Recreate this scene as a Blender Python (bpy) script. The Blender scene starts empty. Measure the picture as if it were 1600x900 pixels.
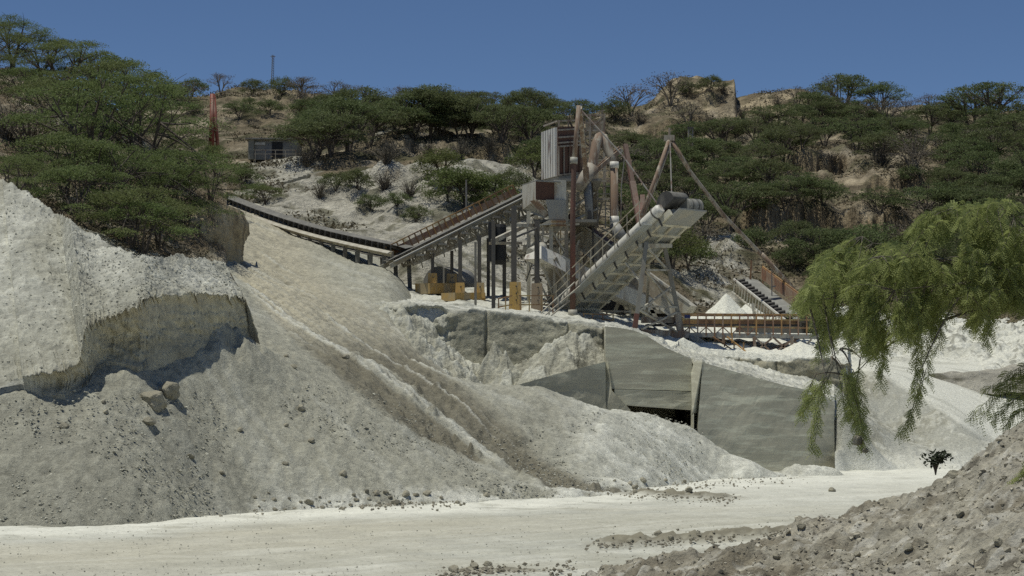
import bpy, math, random
import numpy as np
from mathutils import Vector

# ------------------------------------------------------------------ camera, sky, sun
S = bpy.context.scene
COL = S.collection
F = 2790.0                      # focal length in pixels of a 1600 px wide frame
HOR = 623.0                     # image row of the horizon
CAMZ = 3.0
TH = math.atan((HOR - 450.0) / F)
cd = bpy.data.cameras.new("camera")
cd.sensor_width = 36.0
cd.lens = 36.0 * F / 1600.0
cd.clip_start = 0.1
cd.clip_end = 9000.0
cam = bpy.data.objects.new("camera", cd)
cam.location = (0, 0, CAMZ)
cam.rotation_euler = (math.radians(90) + TH, 0, 0)
COL.objects.link(cam)
S.camera = cam

SUN = Vector((-0.25, -0.11, 0.96)).normalized()      # direction towards the sun
elev = math.asin(SUN.z)
W = bpy.data.worlds.new("World")
S.world = W
W.use_nodes = True
wn, wl = W.node_tree.nodes, W.node_tree.links
wn.clear()
wo = wn.new("ShaderNodeOutputWorld")
wb = wn.new("ShaderNodeBackground")
sky = wn.new("ShaderNodeTexSky")
sky.sky_type = 'NISHITA'
sky.sun_disc = False
sky.sun_elevation = elev
sky.sun_rotation = math.atan2(SUN.x, SUN.y)
sky.altitude = 1500.0
sky.air_density = 0.75
sky.dust_density = 0.1
sky.ozone_density = 6.5
wl.new(sky.outputs[0], wb.inputs[0])
wb.inputs[1].default_value = 0.072
wl.new(wb.outputs[0], wo.inputs[0])

sd = bpy.data.lights.new("sun", 'SUN')
sd.energy = 3.35
sd.angle = math.radians(0.53)
sd.color = (1.0, 0.972, 0.86)
so = bpy.data.objects.new("sun", sd)
so.rotation_euler = SUN.to_track_quat('Z', 'Y').to_euler()
so.location = (-60, 20, 120)
COL.objects.link(so)

vs = S.view_settings
vs.view_transform = 'Standard'
vs.look = 'None'
vs.exposure = 0.0
vs.gamma = 1.0
vs.use_curve_mapping = False
S.cycles.use_denoising = False
S.cycles.max_bounces = 6
S.cycles.transparent_max_bounces = 8

R_ = random.Random(7)
CT, ST = math.cos(TH), math.sin(TH)

def ray(px, py):
    u = (px - 800.0) / F
    v = (450.0 - py) / F
    y = CT - v * ST
    z = ST + v * CT
    return u / y, z / y            # dx/dY, dz/dY

def P(px, py, Y):
    """the point seen at that place of the frame, Y metres away"""
    a, b = ray(px, py)
    return Vector((a * Y, Y, CAMZ + b * Y))

def PZ(px, py, z):
    a, b = ray(px, py)
    Y = (z - CAMZ) / b
    return Vector((a * Y, Y, z))

def proj(x, y, z):
    d = z - CAMZ
    w = y * CT + d * ST
    v = (-y * ST + d * CT) / w
    return 800.0 + F * x / w, 450.0 - F * v

# ------------------------------------------------------------------ noise (numpy gradient noise)
_rs = np.random.RandomState(3)
_perm = np.concatenate([_rs.permutation(256)] * 3)
_g = _rs.normal(size=(256, 3)); _g /= np.linalg.norm(_g, axis=1)[:, None]

def pn(x, y, z):
    x = np.asarray(x, float); y = np.asarray(y, float) + 0 * x; z = np.asarray(z, float) + 0 * x
    xi = np.floor(x).astype(int); yi = np.floor(y).astype(int); zi = np.floor(z).astype(int)
    xf, yf, zf = x - xi, y - yi, z - zi
    xi &= 255; yi &= 255; zi &= 255
    fu = lambda t: t * t * t * (t * (t * 6 - 15) + 10)
    u, v, w = fu(xf), fu(yf), fu(zf)
    out = 0
    for dx in (0, 1):
        for dy in (0, 1):
            a = _perm[_perm[xi + dx] + yi + dy]
            for dz in (0, 1):
                g = _g[_perm[a + zi + dz]]
                d = g[..., 0] * (xf - dx) + g[..., 1] * (yf - dy) + g[..., 2] * (zf - dz)
                out = out + d * (u if dx else 1 - u) * (v if dy else 1 - v) * (w if dz else 1 - w)
    return out * 1.6

def fbm(x, y, z, octv=4, lac=2.1, gain=0.5):
    s = 0; a = 1.0; f = 1.0
    for o in range(octv):
        s = s + a * pn(x * f + 17.3 * o, y * f - 9.1 * o, z * f + 3.7 * o)
        a *= gain; f *= lac
    return s

def sst(x, a, b):
    t = np.clip((x - a) / (b - a), 0, 1)
    return t * t * (3 - 2 * t)

def mix3(c, d, f):
    f = np.clip(f, 0, 1)[..., None]
    return c * (1 - f) + np.asarray(d) * f

# ------------------------------------------------------------------ materials
MATS = {}
def nodes(name):
    m = bpy.data.materials.new(name); m.use_nodes = True
    nt = m.node_tree; nt.nodes.clear()
    o = nt.nodes.new("ShaderNodeOutputMaterial")
    b = nt.nodes.new("ShaderNodeBsdfPrincipled")
    nt.links.new(b.outputs[0], o.inputs[0])
    MATS[name] = m
    return m, nt, b, o

def N(nt, t, **k):
    n = nt.nodes.new(t)
    for a, v in k.items():
        if isinstance(v, (int, float, tuple, list)) and a in n.inputs: n.inputs[a].default_value = v
        else: setattr(n, a, v)
    return n

def noise_node(nt, vec, scale, detail=5.0, rough=0.55):
    n = nt.nodes.new("ShaderNodeTexNoise")
    n.inputs['Scale'].default_value = scale
    n.inputs['Detail'].default_value = detail
    n.inputs['Roughness'].default_value = rough
    nt.links.new(vec, n.inputs['Vector'])
    return n.outputs['Fac']

def rng(nt, val, a, b, c, d):
    n = nt.nodes.new("ShaderNodeMapRange")
    n.inputs[1].default_value = a; n.inputs[2].default_value = b
    n.inputs[3].default_value = c; n.inputs[4].default_value = d
    nt.links.new(val, n.inputs[0])
    return n.outputs[0]

def mixc(nt, fac, a, b, mode='MIX'):
    n = nt.nodes.new("ShaderNodeMix"); n.data_type = 'RGBA'; n.blend_type = mode
    for sock, v in ((n.inputs[0], fac), (n.inputs[6], a), (n.inputs[7], b)):
        if isinstance(v, (int, float)): sock.default_value = v
        elif isinstance(v, tuple): sock.default_value = (*v, 1.0) if len(v) == 3 else v
        else: nt.links.new(v, sock)
    return n.outputs[2]

def bump(nt, b, h, strength, dist):
    n = nt.nodes.new("ShaderNodeBump")
    n.inputs['Strength'].default_value = strength
    n.inputs['Distance'].default_value = dist
    nt.links.new(h, n.inputs['Height'])
    nt.links.new(n.outputs[0], b.inputs['Normal'])

def ground_mat(name, s1, s2, bdist, contrast=0.28, speck=0.0, speckcol=(0.1, 0.09, 0.07)):
    m, nt, b, o = nodes(name)
    geo = N(nt, "ShaderNodeNewGeometry"); pos = geo.outputs['Position']
    at = N(nt, "ShaderNodeAttribute", attribute_name="Col")
    n1 = noise_node(nt, pos, s1, 8, 0.65)
    n2 = noise_node(nt, pos, s2, 6, 0.7)
    f1 = rng(nt, n1, 0.3, 0.7, 1 - contrast, 1 + contrast)
    f2 = rng(nt, n2, 0.3, 0.7, 1 - contrast * 0.9, 1 + contrast * 0.9)
    mu = N(nt, "ShaderNodeMath", operation='MULTIPLY')
    nt.links.new(f1, mu.inputs[0]); nt.links.new(f2, mu.inputs[1])
    cb = N(nt, "ShaderNodeCombineColor")
    for i in range(3): nt.links.new(mu.outputs[0], cb.inputs[i])
    c = mixc(nt, 1.0, at.outputs['Color'], cb.outputs[0], 'MULTIPLY')
    if speck > 0:
        vo = N(nt, "ShaderNodeTexVoronoi"); vo.inputs['Scale'].default_value = s2 * 0.6
        nt.links.new(pos, vo.inputs['Vector'])
        c = mixc(nt, rng(nt, vo.outputs['Distance'], 0.12, 0.26, speck, 0.0), c, speckcol)
    nt.links.new(c, b.inputs['Base Color'])
    b.inputs['Roughness'].default_value = 0.95
    b.inputs['Specular IOR Level'].default_value = 0.15
    ad = N(nt, "ShaderNodeMath", operation='ADD')
    nt.links.new(n1, ad.inputs[0]); nt.links.new(n2, ad.inputs[1])
    bump(nt, b, ad.outputs[0], 1.0, bdist)
    return m

def paint_mat(name, col, rust=(0.13, 0.055, 0.03), amount=0.35, scale=1.5, rough=0.6, metal=0.0, dust=0.0, dustcol=(0.5, 0.48, 0.41), stretch=0.35):
    m, nt, b, o = nodes(name)
    geo = N(nt, "ShaderNodeNewGeometry")
    mp = N(nt, "ShaderNodeMapping"); mp.inputs['Scale'].default_value = (1, 1, stretch)
    nt.links.new(geo.outputs['Position'], mp.inputs[0])
    n1 = noise_node(nt, mp.outputs[0], scale, 7, 0.62)
    n2 = noise_node(nt, mp.outputs[0], scale * 6, 5, 0.6)
    t = 0.62 - amount * 0.42
    c = mixc(nt, rng(nt, n1, t - 0.05, t + 0.07, 0.0, 1.0), col, rust)
    c2 = mixc(nt, rng(nt, n2, 0.3, 0.75, 0.0, 0.45), c, tuple(x * 0.55 for x in col))
    if dust > 0:
        sx = N(nt, "ShaderNodeSeparateXYZ"); nt.links.new(geo.outputs['Normal'], sx.inputs[0])
        up = rng(nt, sx.outputs[2], 0.1, 0.8, 0.25 * dust, dust)
        dn = N(nt, "ShaderNodeMath", operation='MULTIPLY')
        nt.links.new(up, dn.inputs[0]); nt.links.new(rng(nt, n2, 0.3, 0.55, 0.35, 1.0), dn.inputs[1])
        c2 = mixc(nt, dn.outputs[0], c2, dustcol)
    nt.links.new(c2, b.inputs['Base Color'])
    b.inputs['Roughness'].default_value = rough
    b.inputs['Metallic'].default_value = metal
    bump(nt, b, n2, 0.25, 0.008)
    return m

def leaf_mat(name, a, b_, transl=0.25):
    m, nt, b, o = nodes(name)
    at = N(nt, "ShaderNodeAttribute", attribute_name="tint")
    oi = N(nt, "ShaderNodeObjectInfo")
    c = mixc(nt, at.outputs['Fac'], a, b_)
    c = mixc(nt, rng(nt, oi.outputs['Random'], 0, 1, 0.0, 0.6), c, tuple((x + y) * 0.5 * k for x, y, k in zip(a, b_, (1.0, 0.78, 0.9))))
    nt.links.new(c, b.inputs['Base Color'])
    b.inputs['Roughness'].default_value = 0.7
    b.inputs['Specular IOR Level'].default_value = 0.25
    tr = N(nt, "ShaderNodeBsdfTranslucent"); nt.links.new(c, tr.inputs[0])
    mx = N(nt, "ShaderNodeMixShader"); mx.inputs[0].default_value = transl
    nt.links.new(b.outputs[0], mx.inputs[1]); nt.links.new(tr.outputs[0], mx.inputs[2])
    nt.links.new(mx.outputs[0], o.inputs[0])
    return m

ground_mat("dust_road", 0.9, 9.0, 0.03, 0.13, 0.35, (0.2, 0.19, 0.15))
ground_mat("spoil_gravel", 9.0, 24.0, 0.05, 0.24)
ground_mat("rock_face", 1.6, 9.0, 0.065, 0.22)
ground_mat("hill_rock", 0.35, 2.2, 0.5, 0.34)
ground_mat("mound_dirt", 2.0, 17.0, 0.05, 0.26)
ground_mat("stone", 1.5, 8.0, 0.06, 0.2)

def concrete_mat(name, col, streak):
    m, nt, b, o = nodes(name)
    geo = N(nt, "ShaderNodeNewGeometry")
    mp = N(nt, "ShaderNodeMapping"); mp.inputs['Scale'].default_value = (0.35, 0.35, 3.2)
    mp.inputs['Rotation'].default_value = (0, 0.01, 0)
    nt.links.new(geo.outputs['Position'], mp.inputs[0])
    n1 = noise_node(nt, mp.outputs[0], 1.3, 8, 0.68)
    n2 = noise_node(nt, geo.outputs['Position'], 0.5, 6, 0.6)
    n3 = noise_node(nt, geo.outputs['Position'], 9.0, 6, 0.7)
    c = mixc(nt, rng(nt, n2, 0.3, 0.7, 0, 1), col, tuple(x * 0.78 for x in col))
    c = mixc(nt, rng(nt, n1, 0.50, 0.62, 0, streak), c, tuple(min(x * 1.7, .8) for x in col))
    c = mixc(nt, rng(nt, n1, 0.42, 0.3, 0, streak), c, tuple(x * 0.7 for x in col))
    c = mixc(nt, rng(nt, n3, 0.35, 0.7, 0, 0.25), c, tuple(x * 0.7 for x in col))
    nt.links.new(c, b.inputs['Base Color'])
    b.inputs['Roughness'].default_value = 0.9
    b.inputs['Specular IOR Level'].default_value = 0.2
    ad = N(nt, "ShaderNodeMath", operation='ADD')
    nt.links.new(n1, ad.inputs[0]); nt.links.new(n3, ad.inputs[1])
    bump(nt, b, ad.outputs[0], 0.5, 0.012)
concrete_mat("concrete", (0.50, 0.475, 0.365), 0.5)
concrete_mat("dusty_concrete", (0.27, 0.26, 0.21), 0.3)
concrete_mat("pale_concrete", (0.50, 0.485, 0.38), 0.4)

DUST = (0.46, 0.44, 0.36)
paint_mat("white_steel", (0.55, 0.53, 0.45), rust=(0.30, 0.24, 0.16), amount=0.15, dust=0.5)
paint_mat("cover_white", (0.66, 0.64, 0.57), amount=0.05, rough=0.5)
paint_mat("beige_steel", (0.46, 0.43, 0.335), rust=(0.24, 0.19, 0.12), amount=0.3, dust=0.6)
paint_mat("grey_steel", (0.17, 0.165, 0.14), rust=(0.12, 0.10, 0.075), amount=0.25, dust=0.6)
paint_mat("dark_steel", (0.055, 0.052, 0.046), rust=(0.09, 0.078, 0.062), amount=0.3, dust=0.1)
paint_mat("plate_steel", (0.27, 0.275, 0.255), rust=(0.33, 0.31, 0.25), amount=0.2, dust=0.5)
paint_mat("rust", (0.15, 0.09, 0.058), rust=(0.34, 0.31, 0.25), amount=0.42, rough=0.85, dust=0.35, scale=3, stretch=.2)
paint_mat("red_rust", (0.15, 0.05, 0.033), rust=(0.10, 0.05, 0.035), amount=0.4, rough=0.85, dust=0.25)
paint_mat("pale_rust", (0.44, 0.40, 0.325), rust=(0.20, 0.125, 0.08), amount=0.42, rough=0.8, scale=3, stretch=.25)
paint_mat("underside", (0.30, 0.315, 0.30), rust=(0.32, 0.31, 0.26), amount=0.25, dust=0.0)
paint_mat("frame_pale", (0.56, 0.535, 0.42), rust=(0.42, 0.37, 0.26), amount=0.25, dust=0.3)
paint_mat("brown_clad", (0.17, 0.12, 0.085), rust=(0.10, 0.045, 0.028), amount=0.7, rough=0.85)
paint_mat("orange_rail", (0.46, 0.27, 0.095), rust=(0.22, 0.12, 0.06), amount=0.35)
paint_mat("faded_yellow", (0.40, 0.30, 0.16), rust=(0.30, 0.22, 0.14), amount=0.4, dust=0.4)
paint_mat("rusty_rail", (0.24, 0.12, 0.07), rust=(0.34, 0.25, 0.17), amount=0.35)
paint_mat("yellow_paint", (0.50, 0.30, 0.055), rust=(0.36, 0.29, 0.17), amount=0.25, dust=0.5)
paint_mat("yellow_rail", (0.46, 0.35, 0.15), rust=(0.2, 0.1, 0.05), amount=0.4)
paint_mat("rubber", (0.022, 0.022, 0.024), rust=(0.10, 0.095, 0.085), amount=0.2, rough=0.75, dust=0.3)
paint_mat("belt_dust", (0.16, 0.155, 0.14), rust=(0.35, 0.33, 0.28), amount=0.4, rough=0.9)
paint_mat("belt_pale", (0.30, 0.30, 0.27), rust=(0.22, 0.22, 0.2), amount=0.4, rough=0.9)
paint_mat("black_rubber", (0.015, 0.015, 0.016), rust=(0.03, 0.03, 0.03), amount=0.3, rough=0.7)
paint_mat("grey_sheet", (0.22, 0.225, 0.215), amount=0.1, rough=0.7)
paint_mat("blue_grey", (0.17, 0.175, 0.18), rust=(0.26, 0.245, 0.21), amount=0.35, dust=0.5)
paint_mat("blue_paint", (0.02, 0.035, 0.14), amount=0.05)
paint_mat("cable", (0.22, 0.21, 0.19), amount=0.2)
paint_mat("red_mast", (0.22, 0.05, 0.03), rust=(0.3, 0.2, 0.15), amount=0.25)
paint_mat("bark", (0.07, 0.055, 0.042), rust=(0.12, 0.1, 0.08), amount=0.4, rough=0.95)
paint_mat("twig", (0.11, 0.09, 0.065), rust=(0.17, 0.15, 0.12), amount=0.4, rough=0.9)
leaf_mat("leaf_hill", (0.080, 0.112, 0.042), (0.155, 0.198, 0.080), 0.38)
leaf_mat("leaf_near_hill", (0.092, 0.130, 0.044), (0.185, 0.242, 0.088), 0.4)
leaf_mat("leaf_bright", (0.085, 0.118, 0.034), (0.16, 0.20, 0.065), 0.3)
leaf_mat("leaf_dry", (0.10, 0.092, 0.066), (0.16, 0.148, 0.108), 0.15)
leaf_mat("leaf_front", (0.20, 0.25, 0.075), (0.40, 0.46, 0.18), 0.52)
leaf_mat("leaf_black", (0.012, 0.018, 0.008), (0.028, 0.038, 0.016), 0.05)
leaf_mat("scrub_leaf", (0.085, 0.082, 0.045), (0.15, 0.14, 0.09), 0.15)

# ------------------------------------------------------------------ object helpers
def tag(o, label=None, cat=None, group=None, kind=None):
    if label: o["label"] = label
    if cat: o["category"] = cat
    if group: o["group"] = group
    if kind: o["kind"] = kind
    return o

def thing(name, label, cat, loc, group=None):
    o = bpy.data.objects.new(name, None)
    o.location = loc
    o.empty_display_size = 0.3
    COL.objects.link(o)
    return tag(o, label, cat, group)

def mesh_np(name, V, Fq, mat, smooth=True, attrs=None):
    """mesh from numpy arrays, faces all of one size"""
    V = np.asarray(V, np.float32); Fq = np.asarray(Fq, np.int32)
    me = bpy.data.meshes.new(name)
    k = Fq.shape[1]
    me.vertices.add(len(V)); me.vertices.foreach_set("co", V.ravel())
    me.loops.add(Fq.size); me.loops.foreach_set("vertex_index", Fq.ravel())
    me.polygons.add(len(Fq))
    me.polygons.foreach_set("loop_start", np.arange(0, Fq.size, k, dtype=np.int32))
    me.polygons.foreach_set("loop_total", np.full(len(Fq), k, np.int32))
    me.polygons.foreach_set("use_smooth", np.full(len(Fq), smooth, bool))
    me.update(calc_edges=True)
    for nm, arr in (attrs or {}).items():
        arr = np.asarray(arr, np.float32)
        if arr.ndim == 2:
            a = me.attributes.new(nm, 'FLOAT_COLOR', 'POINT')
            full = np.ones((len(V), 4), np.float32); full[:, :3] = arr
            a.data.foreach_set("color", full.ravel())
        else:
            a = me.attributes.new(nm, 'FLOAT', 'POINT')
            a.data.foreach_set("value", arr)
    me.materials.append(MATS[mat])
    return me

def link(name, me, parent=None, loc=None):
    o = bpy.data.objects.new(name, me)
    COL.objects.link(o)
    if parent is not None: o.parent = parent
    if loc is not None: o.location = loc
    return o

def wpos(o):
    p = Vector(o.location)
    while o.parent is not None:
        o = o.parent; p = p + o.location
    return p

class MB:
    """collects simple solids in world space and links them as one mesh object"""
    def __init__(s): s.v = []; s.f = []
    def add(s, vs, fs):
        n = len(s.v); s.v += [Vector(p) for p in vs]; s.f += [tuple(i + n for i in f) for f in fs]; return s
    def hexa(s, a, b):       # two quads (bottom, top), same order
        return s.add(list(a) + list(b), [(3, 2, 1, 0), (4, 5, 6, 7), (0, 1, 5, 4), (1, 2, 6, 5), (2, 3, 7, 6), (3, 0, 4, 7)])
    def box(s, c, sz, ax=None):
        c = Vector(c); X, Y, Z = ax if ax else (Vector((1, 0, 0)), Vector((0, 1, 0)), Vector((0, 0, 1)))
        x, y, z = X * sz[0] / 2, Y * sz[1] / 2, Z * sz[2] / 2
        return s.hexa([c - x - y - z, c + x - y - z, c + x + y - z, c - x + y - z], [c - x - y + z, c + x - y + z, c + x + y + z, c - x + y + z])
    def beam(s, p, q, w, h=None, up=Vector((0, 0, 1))):
        p, q = Vector(p), Vector(q); h = h or w
        d = (q - p).normalized()
        if abs(d.dot(up)) > 0.97: up = Vector((0, 1, 0))
        sx = d.cross(up).normalized() * w / 2; sy = sx.cross(d).normalized() * h / 2
        return s.hexa([p - sx - sy, p + sx - sy, p + sx + sy, p - sx + sy], [q - sx - sy, q + sx - sy, q + sx + sy, q - sx + sy])
    def tube(s, pts, r, n=10, caps=True):
        pts = [Vector(p) for p in pts]; rs = r if isinstance(r, (list, tuple)) else [r] * len(pts)
        vs, fs = [], []
        ref = Vector((0.3, 0.9, 0.2))
        for i, p in enumerate(pts):
            d = (pts[min(i + 1, len(pts) - 1)] - pts[max(i - 1, 0)]).normalized()
            if abs(d.dot(ref)) > 0.95: ref = Vector((1, 0, 0.1))
            a = d.cross(ref).normalized(); b = d.cross(a)
            for k in range(n):
                t = 2 * math.pi * k / n
                vs.append(p + a * math.cos(t) * rs[i] + b * math.sin(t) * rs[i])
        for i in range(len(pts) - 1):
            for k in range(n):
                fs.append((i * n + k, i * n + (k + 1) % n, (i + 1) * n + (k + 1) % n, (i + 1) * n + k))
        if caps:
            fs.append(tuple(range(n))[::-1]); fs.append(tuple((len(pts) - 1) * n + k for k in range(n)))
        return s.add(vs, fs)
    def plate(s, pts, nrm, t):   # polygon with thickness t along -nrm
        pts = [Vector(p) for p in pts]; nrm = Vector(nrm).normalized(); n = len(pts)
        back = [p - nrm * t for p in pts]
        fs = [tuple(range(n)), tuple(range(2 * n - 1, n - 1, -1))]
        fs += [(i, i + n, (i + 1) % n + n, (i + 1) % n) for i in range(n)]
        return s.add(pts + back, fs)
    def build(s, name, mat, parent=None, smooth=False):
        off = wpos(parent) if parent is not None else Vector((0, 0, 0))
        me = bpy.data.meshes.new(name)
        me.from_pydata([tuple(p - off) for p in s.v], [], s.f)
        import bmesh
        bm = bmesh.new(); bm.from_mesh(me); bmesh.ops.recalc_face_normals(bm, faces=bm.faces); bm.to_mesh(me); bm.free()
        if smooth:
            for p in me.polygons: p.use_smooth = len(p.vertices) == 4
        me.materials.append(MATS[mat])
        return link(name, me, parent)
    def solo(s, name, mat, label, cat, group=None, smooth=False):
        c = sum(s.v, Vector()) / len(s.v); c.z = min(p.z for p in s.v)
        s.v = [p - c for p in s.v]
        o = s.build(name, mat, None, smooth); o.location = c
        return tag(o, label, cat, group)

# ================================================================== TERRAIN
class TPS:
    """smooth height surface z(x, y) through scattered world points"""
    def __init__(s, pts, lam=1e-3, scale=20.0):
        p = np.array([(v[0], v[1]) for v in pts]) / scale; z = np.array([v[2] for v in pts])
        n = len(p)
        K = s.k(((p[:, None] - p[None]) ** 2).sum(-1)) + lam * np.eye(n)
        Q = np.c_[np.ones(n), p]
        A = np.block([[K, Q], [Q.T, np.zeros((3, 3))]])
        s.w = np.linalg.solve(A, np.r_[z, 0, 0, 0]); s.p = p; s.sc = scale
    def k(s, r2): return r2 ** 0.75          # between a cone and a thin plate: little overshoot
    def __call__(s, x, y):
        x = np.asarray(x, float); y = np.asarray(y, float)
        sh = x.shape; q = np.c_[x.ravel(), y.ravel()] / s.sc
        out = np.empty(len(q))
        for i in range(0, len(q), 40000):
            c = q[i:i + 40000]
            r2 = ((c[:, None] - s.p[None]) ** 2).sum(-1)
            out[i:i + 40000] = s.k(r2) @ s.w[:-3] + s.w[-3] + c @ s.w[-2:]
        return out.reshape(sh)

def grid_faces(nr, nc):
    i = np.arange(nr * nc).reshape(nr, nc)
    return np.stack([i[:-1, :-1], i[:-1, 1:], i[1:, 1:], i[1:, :-1]], -1).reshape(-1, 4)

def fan(px0, px1, Y0, Y1, nc, nr, y0=0.0):
    t = np.linspace((px0 - 800) / F, (px1 - 800) / F, nc)
    Y = np.geomspace(Y0 + y0, Y1 + y0, nr)
    YY, TT = np.meshgrid(Y, t, indexing='ij')
    return TT * YY, YY - y0

def sheet(name, X, Y, Z, C, mat, kind="structure"):
    nr, nc = X.shape
    V = np.stack([X, Y, Z], -1).reshape(-1, 3)
    me = mesh_np(name, V, grid_faces(nr, nc), mat, True, {"Col": C.reshape(-1, 3)})
    o = link(name, me); o["kind"] = kind
    return o

GREY = np.array((0.360, 0.352, 0.285)); PALE = np.array((0.520, 0.518, 0.445)); WHITE = np.array((0.72, 0.715, 0.625))
TAN = np.array((0.445, 0.415, 0.318)); BROWN = np.array((0.205, 0.19, 0.142)); DARKG = np.array((0.225, 0.22, 0.178))

def pxpy(X, Y, Z):
    d = Z - CAMZ; w = Y * CT + d * ST
    w = np.maximum(w, 0.5)
    return 800 + F * X / w, 450 - F * (-Y * ST + d * CT) / w

# ---------------------------------------------------------------- ground and haul road
X, Y = fan(-1400, 3000, 9, 140, 520, 620)
n1 = fbm(X * 0.12, Y * 0.12, 0 * X, 4)
Z = 0.06 * n1 + 0.02 * fbm(X * 1.3, Y * 1.3, 1 + 0 * X, 3)
# wheel ruts along the road (the road runs from lower left to upper right)
rd = np.array((0.80, 0.60)); s_ = X * rd[0] + (Y - 40) * rd[1]; d_ = -X * rd[1] + (Y - 40) * rd[0]
Z += 0.035 * pn(d_ * 0.9, s_ * 0.05, 2 + 0 * X)
Z += 0.012 * fbm(X * 6, Y * 6, 4 + 0 * X, 3)
px, py = pxpy(X, Y, Z)
C = mix3(np.broadcast_to(PALE * 0.87, X.shape + (3,)), TAN * 1.15, 0.28 * sst(fbm(X * 0.10, Y * 0.22, 5 + 0 * X, 4), -0.25, 0.5))
C = mix3(C, WHITE * 0.86, 0.55 * sst(pn(d_ * 0.5, s_ * 0.03, 8 + 0 * X) + 0.5 * fbm(X * 0.5, Y * 0.5, 3 + 0 * X, 3), 0.05, 0.6))
trk = fbm(d_ * 2.4 + 0.5 * pn(s_ * .05, d_ * .1, 0 * d_), s_ * 0.018, 27 + 0 * X, 3)
C = mix3(C, GREY * 1.12, 0.55 * sst(trk, 0.12, 0.55)); C = mix3(C, WHITE * 0.85, 0.4 * sst(-trk, 0.2, 0.6))
C = mix3(C, GREY * 1.15, 0.45 * sst(fbm(X * 0.35, Y * 0.35, 33 + 0 * X, 4), 0.15, 0.6))
Z -= 0.02 * sst(trk, 0.1, 0.5)
# bright fines along the toe of the tip and towards the far end
toe_x = np.array([-400, 0, 230, 330, 430, 600, 760, 900, 1000, 1100, 1200, 1400, 1700]); toe_y = np.array([826, 826, 818, 806, 799, 792, 785, 777, 769, 752, 745, 738, 735])
dt = py - np.interp(px, toe_x, toe_y)
C = mix3(C, WHITE * 0.98, 0.95 * sst(dt, 22, 8) * sst(dt, -60, -20) * sst(fbm(X * 0.7, Y * 0.7, 11 + 0 * X, 3), -0.9, -0.1))
band = sst(dt, 18, 30) * sst(dt, 80, 40) * sst(px, 1000, 500)
C = mix3(C, TAN * 1.1, 0.45 * band)
C = mix3(C, WHITE * 0.9, 0.55 * sst(px, 950, 1200) * sst(dt, -10, 8) * sst(dt, 70, 30))
# brown spill windrows lying on the road in front
def windrow(p0, p1, w, h, seed):
    global Z, C
    p0, p1 = np.array(p0[:2]), np.array(p1[:2])
    L = np.linalg.norm(p1 - p0); e = (p1 - p0) / L
    rx, ry = X - p0[0], Y - p0[1]
    s = rx * e[0] + ry * e[1]; d = -rx * e[1] + ry * e[0] + 0.5 * w * pn(s * 0.5, seed + 0 * s, 0 * s)
    m = sst(np.abs(d), w, w * 0.2) * sst(s, -0.5, 0.6) * sst(s, L + 0.8, L - 1.0)
    k = 0.35 + 0.5 * fbm(X * 2.6, Y * 2.6, seed + 0 * X, 3) + 0.7 * np.abs(fbm(X * 5.5, Y * 5.5, seed + 4 + 0 * X, 4))
    Z += h * m * np.clip(k, 0.05, 2)
    C = mix3(C, BROWN * (0.75 + 0.5 * k[..., None]), m * sst(k, 0.05, 0.4))
windrow(PZ(930, 852, 0), PZ(1260, 828, 0), 0.8, 0.24, 3.3)
windrow(PZ(690, 894, 0), PZ(860, 888, 0), 0.4, 0.12, 7.7)
windrow(PZ(980, 771, 0), PZ(1150, 779, 0), 1.1, 0.22, 9.1)
sheet("haul_road", X, Y, Z, C, "dust_road")
gr = MB(); gr.add([(-6000, -3000, -0.35), (6000, -3000, -0.35), (6000, 8000, -0.35), (-6000, 8000, -0.35)], [(0, 1, 2, 3)])
g = gr.build("ground", "dust_road"); g["kind"] = "structure"
at = g.data.attributes.new("Col", 'FLOAT_COLOR', 'POINT')
at.data.foreach_set("color", np.tile(np.r_[TAN, 1].astype(np.float32), 4))

# ---------------------------------------------------------------- spoil slope with the dozer ramp
def slope(px, py, toepy, k):            # point on a face rising at k from the toe seen at toepy
    Yt = PZ(px, toepy, 0).y
    b = ray(px, py)[1]
    Yv = (k * Yt + CAMZ) / (k - b)
    return P(px, py, Yv)

KF = lambda px: float(np.interp(px, [-400, 0, 150, 250, 350, 450, 600], [.66, .63, .62, .60, .57, .51, .44]))
pts = []
for x, y in ((-500, 830), (-150, 826), (0, 824), (120, 822), (230, 816), (330, 805), (430, 797), (600, 790), (760, 783), (900, 776), (1000, 768), (1060, 757), (1120, 748), (1200, 743), (1290, 741)):
    p = PZ(x, y, 0.0); pts += [p, p + Vector((0, -4, -1.9))]
for x, ty, ys in ((-400, 829, (640, 440, 250)), (-150, 826, (740, 640, 540, 400)), (0, 824, (740, 640, 560)), (100, 822, (720, 630)), (200, 818, (700, 610)),
                     (300, 807, (720, 640, 575)), (400, 799, (720, 640, 565)), (500, 795, (720, 640, 600)), (600, 790, (740, 690))):
    pts += [slope(x, y, ty, KF(x)) for y in ys]
for x in (-150, 0, 120, 230, 330): pts.append(slope(x, 560, np.interp(x, [0, 230, 330], [824, 818, 805]), KF(x)) + Vector((0, 2.5, 0.1)))
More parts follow.
